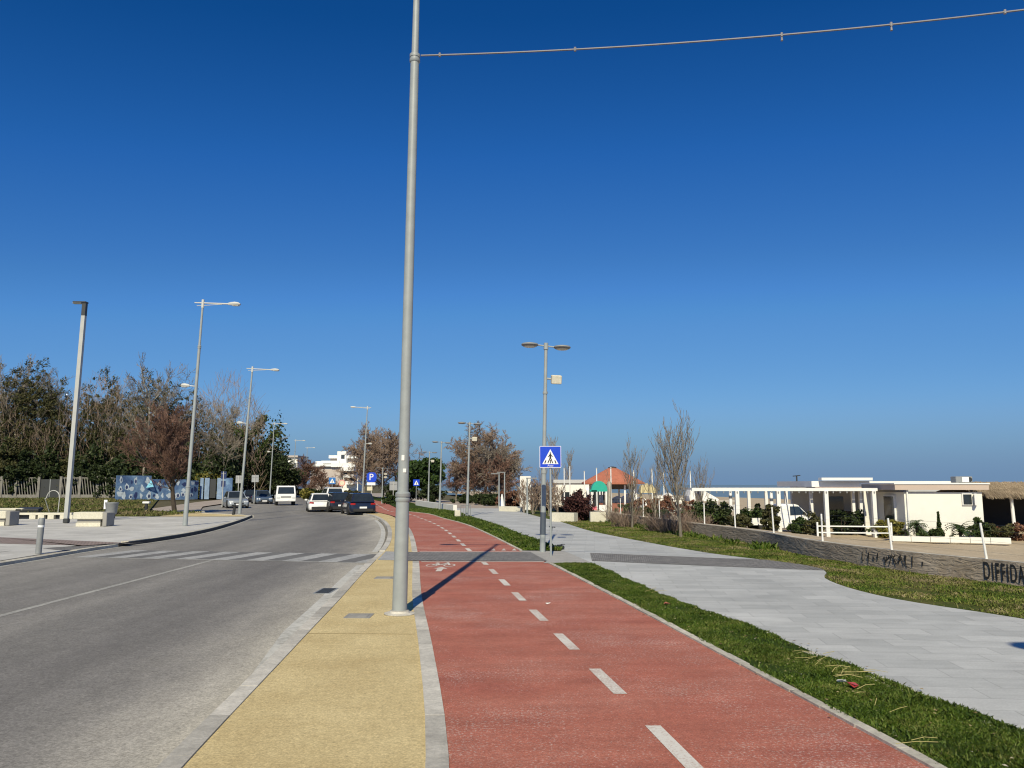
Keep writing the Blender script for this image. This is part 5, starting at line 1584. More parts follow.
# ------------------------------------------------------------------ far buildings
HY = 240.
def hx(px): return xat(px, HY, 8.)
def hz_(py): return ay(330, py, HY).z
t = thing('hotel', 'white terraced hotel block rising behind the reddish trees at the bend', 'building', (0, 0, 0))
def blk(nm, p0, p1, y0_, y1_, m_, dy=0., dep=8.):
    a, b_ = hx(p0), hx(p1); z0, z1 = hz_(y1_), hz_(y0_)
    MB().box(((a + b_) / 2, HY + dy + dep / 2, (z0 + z1) / 2), (b_ - a, dep, z1 - z0)).build(nm, m_, t)
blk('stair_tower', 335.5, 344.8, 451, 466, M['plaster'], 2)
blk('tower_window', 339.5, 343, 454.5, 458.5, M['hotel_dark'], 1.9, .2)
blk('upper_floor', 327, 356, 458, 463, M['hotel_tan'], 4)
blk('terrace', 326.5, 356, 455, 458, M['plaster'], 2.6)
blk('terrace', 320.5, 338, 460.6, 463.4, M['plaster'], .8)
blk('terrace', 331, 355, 463, 467, M['plaster'], 0)
blk('main_block', 331, 356, 467, 505, M['plaster'], 4, 10)
blk('balcony', 341, 354, 466.5, 471, M['plaster'], -.2, 5)
blk('balcony', 343.5, 354, 474.5, 477.5, M['plaster'], -.2, 5)
blk('balcony', 346, 354, 481, 484.4, M['plaster'], -.2, 5)
blk('window_band', 342, 354, 471, 474.5, M['hotel_dark'], 3.5, .4)
blk('window_band', 344, 354, 477.5, 481, M['hotel_dark'], 3.5, .4)
blk('window_band', 331, 340, 467.2, 470.5, M['hotel_dark'], 3.4, .4)
blk('side_wing', 309, 331, 464.2, 466.4, M['plaster'], 0, 9)
blk('side_wing', 310, 340, 466.4, 505, M['hotel_tan'], 1, 8)
blk('roof', 313, 322, 461, 464.2, M['plaster'], 3, 5)
t = thing('apartment_block', 'cream apartment block glimpsed between the ivy covered tree and a street lamp', 'building', (0, 0, 0))
AY = 190.
def ab(nm, p0, p1, y0_, y1_, m_, dy=0, dep=9.):
    a, b_ = xat(p0, AY, 5), xat(p1, AY, 5); z0, z1 = ay(280, y1_, AY).z, ay(280, y0_, AY).z
    MB().box(((a + b_) / 2, AY + dy + dep / 2, (z0 + z1) / 2), (b_ - a, dep, z1 - z0)).build(nm, m_, t)
ab('wall', 272, 297, 457, 500, M['white_wall']); ab('roof', 271, 298, 455.5, 457.2, M['hotel_tan'], -.6, 10)
for yy in (459.5, 465, 470.5, 476):
    for px in (274, 279.5, 285, 290.5): ab('window', px, px + 2.6, yy, yy + 2.8, M['hotel_dark'], -.06, .1)
    ab('balcony', 281, 296, yy + 3.2, yy + 4.3, M['plaster'], -1.2, 1.2)
# ------------------------------------------------------------------ vegetation
def tubes(segs, n=3):
    """segs: list of (p0,p1,r0,r1) -> vertices, faces"""
    A = np.array([s_[0] for s_ in segs], dtype=float); B = np.array([s_[1] for s_ in segs], dtype=float)
    r0 = np.array([s_[2] for s_ in segs])[:, None]; r1 = np.array([s_[3] for s_ in segs])[:, None]
    d = B - A; d /= np.maximum(np.linalg.norm(d, axis=1, keepdims=True), 1e-9)
    t = np.where(np.abs(d[:, :1]) < .8, np.array([[1., 0, 0]]), np.array([[0, 1., 0]]))
    u = np.cross(d, t); u /= np.linalg.norm(u, axis=1, keepdims=True); w = np.cross(d, u)
    ringA = [A + (u * math.cos(6.28318 * i / n) + w * math.sin(6.28318 * i / n)) * r0 for i in range(n)]
    ringB = [B + (u * math.cos(6.28318 * i / n) + w * math.sin(6.28318 * i / n)) * r1 for i in range(n)]
    V = np.stack(ringA + ringB, 1)
    m = len(segs); base = (np.arange(m) * 2 * n)[:, None]
    F = np.concatenate([base + np.array([[i, (i + 1) % n, (i + 1) % n + n, i + n]]) for i in range(n)], 0)
    return V.reshape(-1, 3), F

def grow(seed, H, trunk_h=.3, r=.02, ang=(30, 55), counts=(9, 6, 5, 4), ratio=(.55, .55, .55, .6), up=.12, wig=.12, leader=True, lean0=(0, 0), L0=1., minr=.004):
    rd = random.Random(seed)
    out = []
    def br(p, d, L, rad, lev):
        ns = 5 if lev == 0 else 4 if lev == 1 else 3
        pts = [p]; q = p
        for i in range(ns):
            d = (d + Vector((rd.uniform(-wig, wig), rd.uniform(-wig, wig), rd.uniform(-wig, wig) * .5 + (up if lev else .02)))).normalized()
            q2 = q + d * (L / ns)
            ra = max(minr, rad * (1 - .75 * i / ns)); rb = max(minr, rad * (1 - .75 * (i + 1) / ns))
            out.append((tuple(q), tuple(q2), ra, rb, lev)); q = q2; pts.append(q)
        if lev < len(counts):
            n = counts[lev]
            for k in range(n):
                t0 = trunk_h if lev == 0 else .15
                t = t0 + (1 - t0) * (k + rd.random()) / n
                i = min(ns - 1, int(t * ns)); b_ = pts[i].lerp(pts[i + 1], t * ns - i)
                dd = (pts[i + 1] - pts[i]).normalized()
                az = rd.random() * 6.283 if lev else k * 2.4 + rd.uniform(-.5, .5)
                s_ = Vector((1, 0, 0)) if abs(dd.x) < .8 else Vector((0, 1, 0))
                u = dd.cross(s_).normalized(); w = dd.cross(u)
                a = R(rd.uniform(*ang))
                nd = dd * math.cos(a) + (u * math.cos(az) + w * math.sin(az)) * math.sin(a)
                br(b_, nd.normalized(), L * ratio[lev] * rd.uniform(.7, 1.15) * (1 - .35 * (t if lev == 0 else .3 * t)), rad * (.45 if lev == 0 else .5) * (1 - .4 * t), lev + 1)
    br(Vector((0, 0, -.2)), Vector((lean0[0], lean0[1], 1)).normalized(), H * L0, H * r, 0)
    return out

def bare_tree(name, seed, H, bark, twig, label, cat='tree', group=None, loc=(0, 0, 0), rz=0., split=1, leaves=None, **kw):
    segs = grow(seed, H, **kw)
    zmax = max(s_[1][2] for s_ in segs); k = H / zmax
    segs = [(tuple(c * k for c in s_[0]), tuple(c * k for c in s_[1]), s_[2], s_[3], s_[4]) for s_ in segs]
    t = thing(name, label, cat, loc, rz, group)
    V, F = tubes([s_ for s_ in segs if s_[4] <= split], 7)
    link('trunk', fastmesh('trunk', V, F), bark, t, True)
    V, F = tubes([s_ for s_ in segs if s_[4] > split], 3)
    cr = link('crown', fastmesh('crown', V, F), twig, t)
    if leaves:
        m, n, size = leaves
        ends = np.array([s_[1] for s_ in segs if s_[4] >= split])
        c = ends[rng.integers(0, len(ends), n)] + rng.normal(0, size * 1.2, (n, 3))
        V, F = leafquads(c, size)
        link('leaves', fastmesh('leaves', V, F), m, t)
    return t

def leafquads(C, size):
    n = len(C)
    a = rng.normal(0, 1, (n, 3)); a /= np.linalg.norm(a, axis=1, keepdims=True)
    b_ = rng.normal(0, 1, (n, 3)); b_ -= a * (a * b_).sum(1, keepdims=True); b_ /= np.linalg.norm(b_, axis=1, keepdims=True)
    s1 = (size * (.5 + rng.random(n)))[:, None]; s2 = s1 * .55
    V = np.stack([C - a * s1, C - b_ * s2, C + a * s1, C + b_ * s2], 1).reshape(-1, 3)
    return V, np.arange(n * 4).reshape(n, 4)

def clumps(seed, n_clump, R3, zc, n_leaf, size, rough=.35, shell=.55, pw_=1., keep=None):
    """leaf positions gathered in clumps spread through an ellipsoid"""
    r_ = np.random.default_rng(seed)
    d = r_.normal(0, 1, (n_clump, 3)); d /= np.linalg.norm(d, axis=1, keepdims=True)
    rad = (shell + (1 - shell) * r_.random(n_clump) ** .7)[:, None]
    cen = d * rad * np.array(R3) * (1 + r_.normal(0, .07, (n_clump, 1)))
    cs = rough * min(R3) * (.5 + .8 * r_.random(n_clump))
    k = r_.integers(0, n_clump, n_leaf)
    e = r_.normal(0, 1, (n_leaf, 3)); e /= np.linalg.norm(e, axis=1, keepdims=True)
    C = cen[k] + e * (cs[k] * r_.random(n_leaf) ** .45)[:, None] * np.array([1.1, 1.1, .8])
    C[:, 2] += zc
    C = C[C[:, 2] > .02]
    return C

def leafy_tree(name, seed, H, W, leaf, label, loc=(0, 0, 0), rz=0., group=None, bark=None, trunk_top=.6, zc=.58, rzf=.46, nl=9000, size=.22, nc=70, rough=.3, cat='tree', shell=.45, r=.018):
    t = thing(name, label, cat, loc, rz, group)
    segs = grow(seed, H * trunk_top / .9, r=r, counts=(6, 3), trunk_h=.3, ang=(25, 50))
    V, F = tubes(segs, 6); link('trunk', fastmesh('trunk', V, F), bark or M['bark_dark'], t, True)
    C = clumps(seed, nc, (W / 2, W / 2, H * rzf), H * zc, nl, size, rough, shell)
    V, F = leafquads(C, size); link('crown', fastmesh('crown', V, F), leaf, t)
    return t

def shrub(name, seed, H, W, leaf, label, loc, cat='shrub', group=None, nl=2500, size=.07, nc=30, D=None, stems=True):
    t = thing(name, label, cat, loc, random.random() * 6, group)
    C = clumps(seed, nc, (W / 2, (D or W) / 2, H * .5), H * .48, nl, size, .35, .35)
    V, F = leafquads(C, size); link('foliage', fastmesh('foliage', V, F), leaf, t)
    rd = random.Random(seed); sg_ = []
    for i in range(9):
        a = rd.random() * 6.28; q = (math.cos(a) * W * .3 * rd.random(), math.sin(a) * W * .3 * rd.random(), H * rd.uniform(.5, .95))
        sg_.append(((q[0] * .2, q[1] * .2, -.05), q, .02 * H + .006, .005))
    V, F = tubes(sg_, 4); link('stems', fastmesh('stems', V, F), M['bark_dark'], t)
    return t

def H_at(px, py, Y, zb=0.):
    return ay(px, py, Y).z - zb

# --- the wood behind the fence on the left
WG = 'trees of the wood behind the fence'
bareA = dict(trunk_h=.34, r=.011, ang=(22, 48), counts=(11, 6, 5, 4), ratio=(.46, .5, .55, .6), up=.10, wig=.13, minr=.022)
bareB = dict(trunk_h=.25, r=.012, ang=(28, 58), counts=(10, 6, 6, 4), ratio=(.52, .52, .55, .6), up=.07, wig=.16, minr=.024)
def place(proto_fn, lst):
    pr = None
    for (px, py, Y, kx, lab) in lst:
        loc = (xat(px, Y, 0), Y, -.1); Hn = H_at(px, py, Y)
        if pr is None:
            pr = proto_fn(Hn, lab, loc); H0 = Hn
            pr.scale = (kx, kx, 1); kx0 = kx
        else:
            copy_thing(pr, lab, loc, random.random() * 6.28, scale=(kx * Hn / H0, kx * Hn / H0, Hn / H0))
place(lambda H, l, c: bare_tree('bare_tree', 3, H, M['bark_pale'], M['twig_grey'], l, 'tree', WG, c, 0, **bareA), [
    (13, 349, 118, 1., 'bare tree with a pale forked trunk near the left edge of the photo'),
    (62, 366, 121, 1., 'bare grey tree whose top shows just left of the square lamp post'),
    (100, 372, 119, .9, 'bare tree with pale stems right of the square lamp post'),
    (141, 355, 112, 1., 'pale trunked bare tree with the highest top above the middle of the mural wall')])
place(lambda H, l, c: bare_tree('bare_tree', 12, H, M['bark'], M['twig_grey'], l, 'tree', WG, c, 1, **bareB), [
    (172, 365, 122, .9, 'bare grey tree with a fine twiggy top above the reddish tree'),
    (0, 356, 122, .9, 'bare tree cut off by the left edge of the photo'),
    (85, 378, 126, 1., 'bare brown tree between the square lamp post and the pale stemmed tree'),
    (206, 390, 124, .9, 'bare grey tree right of the nearest road lamp'),
    (222, 392, 112, 1., 'wide bare grey tree between the first and second road lamp'),
    (120, 386, 124, .9, 'bare tree filling the dip left of the highest bare crown'),
    (36, 372, 126, 1., 'bare tree among the evergreens left of the square lamp post')])
place(lambda H, l, c: leafy_tree('evergreen_tree', 21, H, H * .46, M['leaf_olive'], l, c, 0, WG, nl=15000, size=.14, nc=420, rough=.13, zc=.54, rzf=.45, shell=.3), [
    (14, 362, 119.5, 1., 'olive green evergreen at the left edge of the photo, behind the pale forked trunk'),
    (100, 371, 121, .8, 'dark evergreen top just right of the square lamp post'),
    (146, 372, 116, .85, 'dark evergreen filling the crown of the highest bare tree above the mural'),
    (186, 392, 120, .9, 'evergreen behind the nearest road lamp')])
place(lambda H, l, c: leafy_tree('evergreen_tree', 22, H, H * .42, M['leaf_olive'], l, c, 2, WG, nl=13500, size=.14, nc=380, rough=.13, zc=.51, rzf=.46, shell=.3), [
    (33, 361, 120, .9, 'tallest olive evergreen, second from the left edge of the photo'),
    (54, 380, 119, .9, 'lower evergreen left of the square lamp post'),
    (122, 394, 119, .9, 'evergreen in the dip between the lamp post and the highest bare crown'),
    (166, 384, 118, .8, 'dark evergreen directly behind the reddish tree top'),
    (78, 386, 122, .8, 'evergreen directly behind the square lamp post'),
    (-14, 366, 128, 1., 'evergreen mostly beyond the left edge of the photo'),
    (212, 420, 118, .7, 'low evergreen right of the nearest road lamp')])
# dark understory of the wood
n = 46000
C = []
for (p0, p1, Y, top, cnt) in ((-60, 118, 117, 443, 30000), (-60, 200, 123, 425, 24000), (110, 240, 114, 446, 17000), (190, 285, 128, 448, 17000), (-60, 290, 134, 412, 18000)):
    px = p0 + (p1 - p0) * rng.random(cnt)
    zt_ = np.array([2 + (HOR - top) / FPX * Y]) * (.72 + .25 * np.sin(px * .21) * np.sin(px * .067 + 1) + .12 * np.clip(rng.normal(0, 1, cnt), -1.4, 1.3))
    zz = zt_ * rng.random(cnt) ** .8
    YY = Y + rng.normal(0, 1.6, cnt)
    C.append(np.stack([(px - CX) / FPX * YY, YY, np.maximum(.05, zz)], 1))
C = np.concatenate(C); V, F = leafquads(C, .27)
o = link('thicket', fastmesh('thicket', V, F), M['leaf_dark']); o['kind'] = 'stuff'; o['label'] = 'dark evergreen undergrowth of the wood behind the fence'; o['category'] = 'undergrowth'
# stems and brush of the wood: brown twiggy mass
sg_ = []
rd = random.Random(5)
for i in range(4600):
    px = rd.uniform(-40, 262); Y = rd.uniform(114, 128)
    zt_ = 2 + (HOR - (405 + 25 * math.sin(px * .05))) / FPX * Y
    z0 = rd.uniform(.2, zt_); l = rd.uniform(1.0, 3.6); a = rd.uniform(0, 6.28); tl = rd.uniform(.05, .8)
    x = xat(px, Y); p = (x, Y, z0); q = (x + math.cos(a) * tl * l, Y + math.sin(a) * tl * l * .5, z0 + l * (1 - .5 * tl))
    sg_.append((p, q, rd.uniform(.014, .035), .010))
V, F = tubes(sg_, 3)
o = link('brushwood', fastmesh('brushwood', V, F), M['twig_brown']); o['kind'] = 'stuff'; o['label'] = 'tangle of brown bare twigs between the trunks of the wood'; o['category'] = 'undergrowth'
# yellowish shrubs in front of the wood
for i, (px, Y, top, w_, lab) in enumerate(((14, 114.5, 436, 5.5, 'olive brown shrub inside the lattice fence near the left edge'), (72, 114.5, 450, 4.5, 'green yellow shrub behind the lattice fence right of the square lamp post'))):
    shrub('shrub', 60 + i, H_at(px, top, Y), w_, M['leaf_olive'] if i == 0 else M['leaf_olive'], lab, (xat(px, Y), Y, 0), nl=8000, size=.16)
for i, (px, top, w_, lab) in enumerate(((26, 452, 7., 'dark green bush spilling over the lattice fence at the left'), (47, 455, 8., 'black green bush above the dark gate panels'), (88, 461, 6.5, 'dark green bush behind the lattice fence left of the mural wall'), (104, 466, 5., 'small dark bush at the left end of the mural wall'))):
    shrub('hedge_bush', 70 + i, H_at(px, top, 113.5), w_, M['leaf_dark'], lab, (xat(px, 113.5), 113.6, 0), nl=11000, size=.15, nc=70, D=3.)
# reddish tree in front of the mural wall
Y = 60.
loc = g(175, 512.5)
redt = bare_tree('reddish_bare_tree', 31, H_at(168, 402, loc.y), M['bark_dark'], M['twig_red'], 'dense reddish brown bare tree standing before the mural wall, left of the nearest road lamp', 'tree', None, (loc.x, loc.y, -.02), .4, split=1, trunk_h=.26, r=.021, ang=(22, 46), counts=(20, 11, 8, 5), ratio=(.58, .52, .5, .5), up=.08, wig=.15, minr=.011)
redt.scale = (1.1, 1.1, 1.)
# palm and shrubs behind the panel fence
for i, (px, Y, top, w_, m_, lab) in enumerate(((209, 112, 470, 4.5, 'leaf_yellow', 'yellow green spiky shrub above the pale blue panel fence'), (226, 114, 452, 6, 'leaf_dark', 'dark evergreen shrub behind the pale blue panel fence'), (245, 120, 470, 8, 'leaf_olive', 'olive shrub behind the two grey sign backs'), (262, 125, 472, 6, 'leaf_green', 'green shrub at the foot of the ivy covered tree'), (283, 140, 485, 7, 'leaf_olive', 'low hedge bush behind the white truck'))):
    shrub('shrub', 80 + i, H_at(px, top, Y), w_, M[m_], lab, (xat(px, Y), Y, 0), nl=9000, size=.15, nc=60)
# ivy covered tree
Y = 121.
t = thing('ivy_tree', 'tree overgrown with green ivy, its limbs spreading behind the second road lamp', 'tree', (xat(257, Y), Y, -.1))
Hh = H_at(255, 407, Y)
segs = grow(44, Hh * 1.02, trunk_h=.3, r=.018, ang=(35, 62), counts=(7, 5, 4, 4), ratio=(.58, .5, .5, .5), up=.07, wig=.15, minr=.02)
zm = max(s_[1][2] for s_ in segs); segs = [(tuple(c * Hh / zm for c in s_[0]), tuple(c * Hh / zm for c in s_[1]), s_[2], s_[3], s_[4]) for s_ in segs]
V, F = tubes([s_ for s_ in segs if s_[4] <= 1], 6); link('trunk', fastmesh('trunk', V, F), M['bark'], t, True)
V, F = tubes([s_ for s_ in segs if s_[4] > 1], 3); link('crown', fastmesh('crown', V, F), M['twig_grey'], t)
ctr = [np.array(s_[0]) + (np.array(s_[1]) - np.array(s_[0])) * q for s_ in segs if s_[4] <= 1 or (s_[4] == 2 and s_[2] > .05) for q in np.linspace(0, 1, 5)]
ctr = np.array(ctr); k = rng.integers(0, len(ctr), 9500); C = ctr[k] + rng.normal(0, .30, (9500, 3)); C = C[(C[:, 2] > .3) & (C[:, 2] < Hh * .93)]
V, F = leafquads(C, .2); link('ivy', fastmesh('ivy', V, F), M['leaf_ivy'], t)
bt = bare_tree('bare_tree', 46, H_at(236, 412, 119), M['bark'], M['twig_grey'], 'bare grey tree just left of the second road lamp and the ivy covered tree', 'tree', WG, (xat(233, 119), 119, 0), 2., **bareB)
shrub('dark_bush', 95, H_at(272, 455, 122), 9., M['leaf_dark'], 'dark evergreen bush under the right limb of the ivy covered tree', (xat(268, 122), 123, 0), 'bush', nl=14000, size=.17, nc=90)
# reddish trees towards the hotel
place(lambda H, l, c: bare_tree('reddish_bare_tree', 51, H, M['bark_dark'], M['twig_red'], l, 'tree', 'reddish bare trees at the bend', c, 0, split=1, trunk_h=.15, r=.014, ang=(22, 48), counts=(15, 9, 7, 5), ratio=(.66, .54, .5, .5), up=.06, wig=.15, minr=.022), [
    (306, 453, 160, 1.25, 'reddish bare tree right of the road lamp beyond the white truck'),
    (295, 462, 150, 1.2, 'reddish bare tree directly behind the road lamp beyond the white truck'),
    (322, 468, 150, 1.4, 'reddish bare tree above the white car, in front of the hotel'),
    (335, 478, 140, 1.4, 'low reddish bare tree in front of the hotel, above the faded blue crossing sign'),
    (282, 470, 165, 1.2, 'reddish bare tree in front of the cream apartment block'),
    (312, 478, 135, 1.2, 'low reddish tree between the white truck and the white car')])
for i, (px, Y, top, w_, m_, lab) in enumerate(((303, 128, 489, 7, 'leaf_dark', 'dark hedge between the white truck and the white car'), (322, 126, 490, 6, 'leaf_dark', 'dark hedge above the roof of the white car'), (344, 130, 490, 7, 'leaf_olive', 'hedge behind the row of dark parked cars'), (306, 112, 489, 1.6, 'leaf_yellow', 'small yellowish shrub left of the white car'))):
    shrub('hedge_bush', 100 + i, H_at(px, top, Y), w_, M[m_], lab, (xat(px, Y), Y, 0), nl=3500, size=.2, nc=40)

# big bare plane trees in the middle
cen = dict(trunk_h=.16, r=.019, ang=(28, 62), counts=(15, 10, 8, 6), ratio=(.66, .55, .5, .5), up=.04, wig=.16, minr=.022)
t = bare_tree('plane_tree', 61, H_at(381, 421, 112), M['bark_dark'], M['twig_brown'], 'large round bare brown tree partly behind the thick grey lamp post', 'tree', None, (xat(383, 112), 112, 0), 0, **cen)
t.scale = (1., 1., 1)
cen2 = dict(cen); cen2['counts'] = (15, 9, 8, 6)
bare_tree('plane_tree', 65, H_at(486, 421, 98), M['bark'], M['twig_brown'], 'large spreading bare tree beyond the promenade, right of the second promenade lamp', 'tree', None, (xat(486, 98), 98, 0), .5, **cen2)
cp_ = dict(cen); cp_['counts'] = (12, 9, 7, 5)
bare_tree('plane_tree', 67, H_at(512, 443, 88), M['bark'], M['twig_grey'], 'smaller bare tree at the right side of the large spreading one', 'tree', None, (xat(511, 88), 88, 0), .9, **cp_)
bare_tree('plane_tree', 68, H_at(458, 456, 104), M['bark'], M['twig_red'], 'low reddish bare tree at the left side of the large spreading one', 'tree', None, (xat(456, 104), 104, 0), .2, **cp_)
MORE = [('plane_tree', 71, 505, 430, 101, 'bare tree behind the large spreading one, its top right of the highest'), ('plane_tree', 72, 468, 434, 103, 'bare tree behind the large spreading one and the second promenade lamp'),
        ('plane_tree', 73, 497, 452, 86, 'lower bare tree before the large spreading one, above the two slim lamps'), ('plane_tree', 74, 474, 458, 88, 'lower reddish bare tree before the large spreading one, near the second promenade lamp'),
        ('plane_tree', 75, 364, 434, 108, 'bare tree at the left side of the large round one, behind the parking sign'), ('plane_tree', 76, 398, 427, 115, 'bare tree right of the large round one, cut by the thick lamp post')]
for nm, sd, px, top, Y, lab in MORE:
    bare_tree(nm, sd, H_at(px, top, Y), M['bark'], M['twig_red'] if 'lower' in lab else M['twig_brown'], lab, 'tree', None, (xat(px, Y), Y, 0), sd, **cp_)
# round pine
leafy_tree('pine_tree', 71, H_at(425, 457, 88), 4.6, M['leaf_pine'], 'round dark green pine just right of the thick grey lamp post', (xat(423.5, 88), 88, 0), 0, None, nl=15000, size=.17, nc=110, rough=.27, zc=.62, rzf=.36, trunk_top=.55)
for i, (px, Y, top, w_, m_, lab) in enumerate(((432, 84, 484, 2.6, 'leaf_dark', 'dark bush below the round pine'), (404, 92, 478, 5, 'leaf_dark', 'dark tall bush behind the thick lamp post, left of the round pine'), (390, 80, 496, 2., 'leaf_green', 'small green bush left of the thick lamp post foot of the far path'), (482, 78, 494, 2.8, 'leaf_dark', 'black green bush left of the two slim lamps'), (493, 74, 493, 2.4, 'leaf_dark', 'black green bush nearest the two slim lamps'), (466, 84, 494, 4., 'leaf_dark', 'dark bush behind the second promenade lamp'), (512, 72, 489, 2.8, 'leaf_rust', 'rust brown bush behind the cream wall right of the white cone'))):
    shrub('bush', 110 + i, H_at(px, top, Y), w_, M[m_], lab, (xat(px, Y), Y, 0), 'bush', nl=4000, size=.12, nc=40)
# bare upright shrubs before the trellis building
place(lambda H, l, c: bare_tree('bare_shrub', 81, H, M['bark_pale'], M['twig_brown'], l, 'shrub', 'upright bare shrubs behind the crossing sign', c, 0, split=0, trunk_h=.02, r=.010, ang=(6, 26), counts=(14, 6, 4), ratio=(.85, .5, .5), up=.05, wig=.08, minr=.009), [
    (524, 477, 56, 1.4, 'upright bare shrub left of the slim lamp by the crossing sign'),
    (533, 478, 53, 1.5, 'upright bare shrub just right of the slim lamp, left of the promenade lamp'),
    (541, 474, 54, 1.4, 'upright bare shrub directly behind the promenade lamp pole'),
    (549, 478, 50, 1.5, 'upright bare shrub below the crossing sign'),
    (558, 480, 52, 1.4, 'upright bare shrub right of the crossing sign pole')])
place(lambda H, l, c: bare_tree('poplar', 83, H, M['bark'], M['twig_grey'], l, 'tree', 'slender bare poplars', c, 0, split=0, trunk_h=.2, r=.010, ang=(10, 26), counts=(16, 6, 4), ratio=(.42, .5, .5), up=.10, wig=.08, minr=.013), [
    (556, 432, 84, 1., 'slender bare poplar rising behind the crossing sign'),
    (543, 440, 86, .9, 'slender bare poplar left of the crossing sign'),
    (568, 446, 82, .9, 'slender bare poplar just right of the crossing sign')])
# poplars of the right
pop = dict(split=1, trunk_h=.12, r=.012, ang=(22, 42), counts=(16, 8, 5), ratio=(.78, .5, .5), up=.30, wig=.06, minr=.006)
loc = g(681, 537)
bare_tree('poplar', 91, H_at(681, 398, loc.y), M['bark'], M['twig_poplar'], 'tallest bare poplar on the grass in front of the low wall', 'tree', None, (loc.x, loc.y, -.02), 0, **pop)
loc = g(632, 528)
pop2 = dict(pop); pop2['ang'] = (18, 38); pop2['counts'] = (11, 6, 4)
bare_tree('poplar', 93, H_at(632, 431, loc.y), M['bark'], M['twig_poplar'], 'slim bare poplar in front of the orange roofed kiosk', 'tree', None, (loc.x, loc.y, -.02), 0, **pop2)
bare_tree('poplar', 94, H_at(655, 452, 46, -.4), M['bark'], M['twig_poplar'], 'faint bare poplar behind the wall between the two nearer ones', 'tree', None, (xat(655, 46), 46, -.4), 0, **pop2)
bare_tree('poplar', 97, H_at(703, 452, 44, -.5), M['bark'], M['twig_poplar'], 'thin bare sapling behind the wall right of the tallest poplar', 'tree', None, (xat(702, 44), 44, -.5), 0, **pop2)
loc = g(609, 522.5)
t = thing('pollarded_trunk', 'leaning grey pollarded trunk beside the short cream wall block', 'tree', (loc.x, loc.y, -.02))
hh = H_at(609, 481, loc.y)
MB().loft([[((r_ + .02 * math.sin(3 * a)) * math.cos(a) + x, (r_) * math.sin(a), z) for a in [6.28318 * i / 9 for i in range(9)]] for r_, x, z in ((.17, 0, 0), (.12, .0, .4), (.11, .03, 1.1), (.10, .06, hh * .8), (.13, .05, hh * .95), (.06, .05, hh))]).build('trunk', M['bark_pale'], t, True)
segs = grow(98, .9, trunk_h=.1, r=.02, ang=(20, 50), counts=(7, 4), ratio=(.6, .5)); V, F = tubes(segs, 4); o = link('twigs', fastmesh('twigs', V, F), M['twig_grey'], t); o.location = (.05, 0, hh * .9)
# bare brush at the poplar foot
def brush(seed, px, py, w_, h_, lab, z=0., m_='twig_brown'):
    loc = g(px, py, z); rd = random.Random(seed); sg_ = []
    for i in range(160):
        a = rd.random() * 6.28; p = N((math.cos(a) * w_ * .3 * rd.random(), math.sin(a) * w_ * .3 * rd.random(), 0))
        d = N((math.cos(a) * rd.uniform(.2, 1.), math.sin(a) * rd.uniform(.2, 1.), rd.uniform(.5, 1.4))).normalized(); l = h_ * rd.uniform(.4, 1.1)
        q = p + d * l * .5; q2 = q + (d + N((rd.uniform(-.4, .4), rd.uniform(-.4, .4), 0))).normalized() * l * .5
        sg_ += [(tuple(p), tuple(q), .009, .007), (tuple(q), tuple(q2), .007, .004)]
        for k in range(3):
            e = p.lerp(q2, rd.uniform(.3, .9)); sg_.append((tuple(e), tuple(e + (d + N((rd.uniform(-.9, .9), rd.uniform(-.9, .9), rd.uniform(-.3, .5)))).normalized() * l * .25), .005, .003))
    V, F = tubes(sg_, 3); t = thing('bare_brush', lab, 'shrub', (loc.x, loc.y, z)); link('twigs', fastmesh('twigs', V, F), M[m_], t)
brush(1, 674, 533, 1.9, 1.15, 'tangled bare brush round the foot of the tallest poplar')
brush(2, 658, 531, 1.5, .95, 'bare brush left of the tallest poplar foot')
brush(3, 624, 527, 1.9, 1.25, 'bare brush round the foot of the slim poplar')
brush(4, 696, 534, 1.3, .85, 'small bare brush right of the tallest poplar foot')
# dark red bush
loc = g(579, 520.5)
shrub('red_bush', 121, H_at(579, 490.5, loc.y), 1.62, M['leaf_red'], 'round dark red bush at the edge of the promenade, left of the cream wall block', (loc.x, loc.y, -.01), 'bush', nl=6500, size=.055, nc=60)
